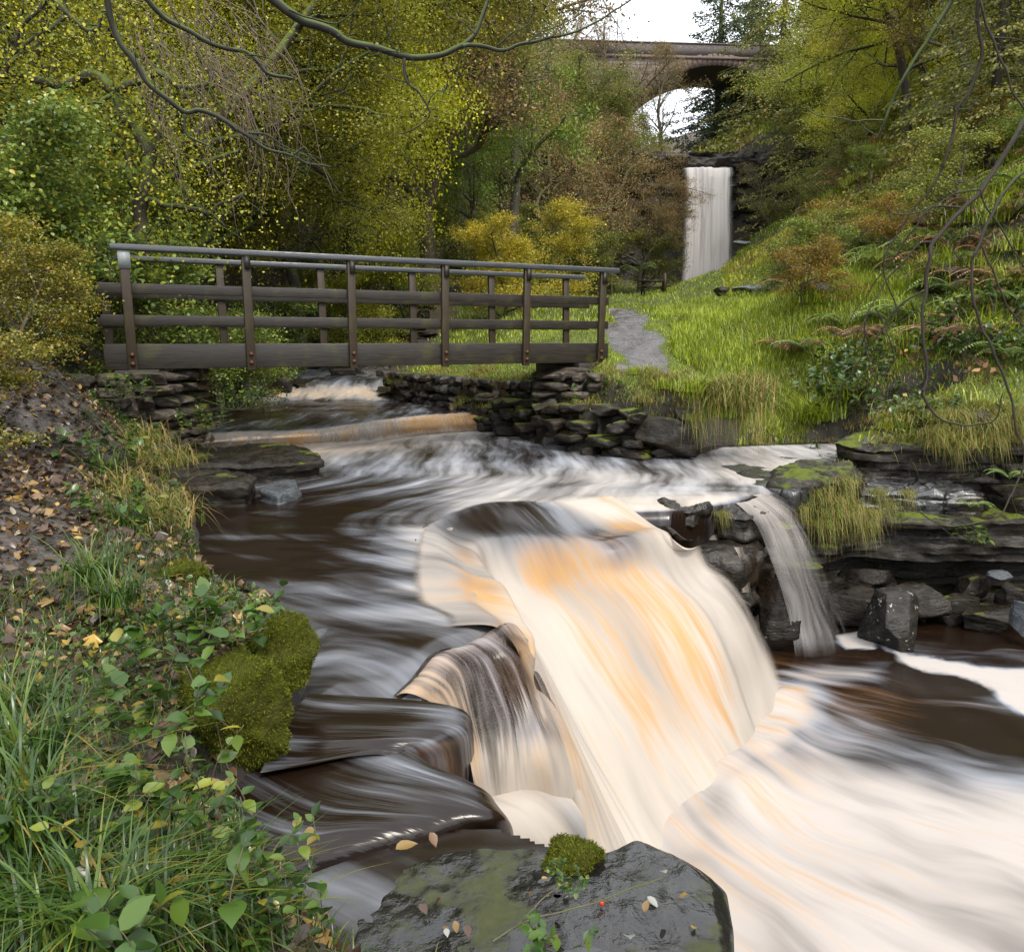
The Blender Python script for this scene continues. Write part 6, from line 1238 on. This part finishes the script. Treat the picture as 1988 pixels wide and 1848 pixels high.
for kd, a, b_, Y, s, lab in [('tall', 420, 1640, 2.1, 1.0, 'tall thin stemmed plant with yellow green leaves in front of the moss boulder'), ('big', 270, 1830, 1.45, .9, 'plant with the largest pale green leaves at the bottom left'), ('nettle', 490, 1790, 1.75, .8, 'nettle like plant beside the water at the bottom'), ('nettle', 560, 1830, 1.7, .75, 'leafy plant leaning over the water at the bottom edge'), ('nettle', 360, 1740, 1.8, .9, 'leafy green plant in the middle of the bottom herbs'), ('low', 230, 1640, 1.9, 1.2, 'low green plant among the fallen leaves'), ('low', 350, 1260, 3.1, 1.3, 'low green plant on top of the left bank above the moss boulder'), ('low', 430, 1230, 3.2, 1.3, 'low green plant next to the boulder tip'), ('low', 300, 1400, 2.5, 1.2, 'low leafy plant left of the moss boulder'), ('big', 180, 1560, 2.0, .6, 'yellow green broad leaved plant at the left'), ('nettle', 120, 1720, 1.7, .8, 'leafy plant among the long grass in the bottom left'), ('ivy', 250, 1020, 4.9, 1.4, 'round leaved plant over the dark hollow of the left bank'), ('ivy', 230, 900, 6.4, 1.6, 'pale leaved plant on the shoulder of the left bank'), ('ivy', 240, 770, 8.6, 1.2, 'green leafy plant hanging on the left abutment'), ('ivy', 460, 790, 9.6, 1.3, 'small leafy sapling leaning over the water from the dark ledge'), ('ivy', 400, 830, 9.3, 1.2, 'lower leafy sapling on the dark ledge'), ('ivy', 1180, 780, 12.1, 1.8, 'fresh green leafy plant growing at the foot of the bridge pier'), ('low', 1080, 1690, 2.2, .22, 'tiny seedling in front of the moss hump on the front rock'), ('low', 1105, 1720, 2.08, .28, 'tiny yellow green seedling in the middle of the front rock'), ('big', 1060, 1835, 1.75, .45, 'yellow green leaves at the bottom edge of the front rock'), ('low', 1890, 1050, 8.3, 1.2, 'small bright green leaf spray hanging under the cliff overhang')]:
    herb(kd, a, b_, Y, s, lab)
for k in range(26):
    a = _tr.uniform(1640, 1990); b0 = _tr.uniform(650, 770); Y = 10.3+(770-b0)/120*4; x = uy(a, b0, Y)[0]; o = thing('herb_plant', 'bright yellow green herb at the foot of the right hand slope', 'plant', (x, Y, gz(x, Y)), 'herbs at the foot of the right slope', rz=_tr.rand()*6); s = _tr.uniform(1.6, 2.6); o.scale = (s, s, s)
    for nm, me in zip(('stems', 'leaves'), HB_['ivy']): link(nm, me, o)
for pts, Y, lab in [([(15, 1690), (200, 1790), (400, 1910), (470, 1960)], 1.75, 'long straw stalk slanting across the bottom left herbs'), ([(524, 1700), (522, 1770), (535, 1850), (560, 1960)], 1.75, 'thin upright yellow green stem standing by the water at the bottom'), ([(105, 1480), (95, 1560), (85, 1660)], 2.3, 'thin dark upright twig standing in the leaf litter'), ([(200, 1620), (215, 1720), (240, 1800)], 1.9, 'bare brown stem rising from the bottom left grass'), ([(360, 1290), (400, 1370), (455, 1420)], 2.7, 'dead brown stem lying against the moss boulder'), ([(480, 1560), (440, 1480), (420, 1400)], 2.6, 'thin leaning twig in front of the moss boulder')]:
    m = MB(); base = np.array(uy(*pts[0], Y)); px_branch(m, pts, Y, .0028, .0018, 5, 14, .01, 3); m.V = [v-base for v in m.V]; tag(link('dead_stalk', m.mesh('dead_stalk', LM_STRAW if 'yellow' in lab or 'straw' in lab else BARK_TWIG, True), loc=base), lab, 'stalk')
for k, (a, b_, Y) in enumerate([(30, 1380, 2.7), (60, 1540, 2.1), (30, 1700, 1.75), (110, 1640, 1.85), (170, 1760, 1.7), (60, 1790, 1.6), (330, 1830, 1.6), (470, 1840, 1.7), (380, 1790, 1.75), (250, 1800, 1.6)]):
    tuft('sedge', a, b_, Y, .75, 'dark green arching grass clump among the herbs of the bottom left corner', 'grass clumps in the bottom left corner')
# small finds on the front rock
FRT = -1.82
for a, b_, sz, lab in [(768, 1648, .10, 'pale yellow leaf lying in the water film at the left of the front rock'), (835, 1615, .04, 'small orange leaf on the back edge of the front rock'), (1285, 1690, .05, 'grey wet leaf on the right part of the front rock'), (905, 1795, .05, 'red brown leaf at the left of the front rock'), (1335, 1735, .035, 'yellow green leaf at the right edge of the front rock'), (1220, 1815, .05, 'leaf lying in the large puddle')]:
    m = MB(); scatter_leaves(m, np.array([[0, 0, 0.]]), sz, int(a), .97, 'leaf', rnd=np.array([.85 if 'yellow' in lab else .7 if 'orange' in lab else .3 if 'red' in lab else 1.])); tag(link('fallen_leaf', m.mesh('fallen_leaf', LM_LITTER), loc=uz(a, b_, FRT+.03)), lab, 'leaf')
for k in range(16):
    a = _tr.uniform(800, 1400); b0 = _tr.uniform(1680, 1840)
    q_ = uz(a, b0, FRT)
    if sdf(np.array([q_[0]]), np.array([q_[1]]), FR)[0] > -.07: continue
    m = MB(); scatter_leaves(m, np.array([[0, 0, 0.]]), _tr.uniform(.02, .042), 900+k, .93, 'leaf', rnd=np.array([_tr.choice([.3, .6, .8, .92, 1.])])); tag(link('fallen_leaf', m.mesh('fallen_leaf', LM_LITTER), loc=uz(a, b0, FRT+.012)), 'small wet fallen leaf stuck to the top of the front rock', 'leaf', 'small leaves on the front rock')
rb = NB('rose_hip'); HIP = rb.bsdf((.5, .03, .01), .25); V, Fq = boulder((.009, .009, .009), 3, 8, 0, .0, 0.); ho = thing('rose_hip', 'small red rose hip lying on the front rock', 'berry', uz(1168, 1752, FRT+.015)); link('fruit', mesh_np('fruit', V, Fq, HIP, True), ho)
m = MB(); V, Fs = tube([(.006, 0, 0), (.015, .004, .003), (.024, 0, 0)], .0015, 4); m.add(V, Fs); link('stalk', m.mesh('stalk', BARK_TWIG), ho)
branch_thing('fallen_twig', 'long thin reddish twig lying across the front rock', [([(960, 1830), (1030, 1795), (1090, 1768), (1170, 1745), (1230, 1725), (1290, 1712)], .004, .002, .35), ([(1010, 1800), (1050, 1745), (1090, 1715)], .003, .0015, .15)], BARK_TWIG, 1.78, 1, .06, 21)
# puddle on front rock
pb = NB('puddle'); PUD = pb.bsdf((.016, .016, .016), .02, spec=.9)
for pts, lab in PUDD:
    zl_ = -1.838+.035*(np.mean([q[0] for q in px(pts, -1.82)])-np.mean([q[0] for q in FR]))+.004; Pp = np.array([uz(a, b_, zl_) for a, b_ in pts]); c = Pp.mean(0); Pp[:, :2] = c[:2]+(Pp[:, :2]-c[:2])*1.45; Q = cr(np.vstack([Pp, Pp[:1]]), 40)[:-1]; Vp = np.vstack([c-c, (Q-c)]); Fp = np.array([[0, i+1, (i+1) % 39+1] for i in range(39)])
    Vp = np.vstack([Vp, Vp[1:]-[0, 0, .02]]); Fs4 = np.array([[i+1, i+40, (i+1) % 39+40, (i+1) % 39+1] for i in range(39)]); tag(link('puddle', mesh_np('puddle', Vp, [Fp, Fs4], PUD), loc=c), lab, 'puddle')
# picnic table and posts in the meadow
pt = uy(1268, 566, 46); x_, y_ = pt[0], 46; zg = gz(x_, y_)
pk = thing('picnic_table', 'small dark wooden picnic table far off in the meadow near the waterfall', 'picnic table', (x_, y_, zg))
def pb_(nm, c, s, rot=None):
    V, Fq = box((0, 0, 0), s); o = link(nm, mesh_np(nm, V, Fq, TIMBER), pk, loc=c)
    if rot: o.rotation_euler = rot
pb_('tabletop', (0, 0, .78), (1.7, .8, .07)); pb_('bench', (0, -.75, .45), (1.7, .28, .06)); pb_('bench', (0, .75, .45), (1.7, .28, .06))
for sx_ in (-.6, .6):
    pb_('leg', (sx_, -.35, .4), (.09, .07, .95), (R(-30), 0, 0)); pb_('leg', (sx_, .35, .4), (.09, .07, .95), (R(30), 0, 0)); pb_('crossbar', (sx_, 0, .40), (.06, 1.7, .1))
for a, b_, Y, h, lab in [(1290, 566, 45, 1.1, 'short weathered post beside the picnic table'), (1678, 500, 38, .9, 'small post on the right slope')]:
    x_, y_, z_ = uy(a, b_, Y); m = MB(); V, Fs = tube([(0, 0, -.3), (.02, 0, h*.5), (0, .01, h)], [.11, .10, .09], 8); m.add(V, Fs); tag(link('wooden_post', m.mesh('wooden_post', POSTM, True), loc=(x_, y_, gz(x_, y_))), lab, 'post')
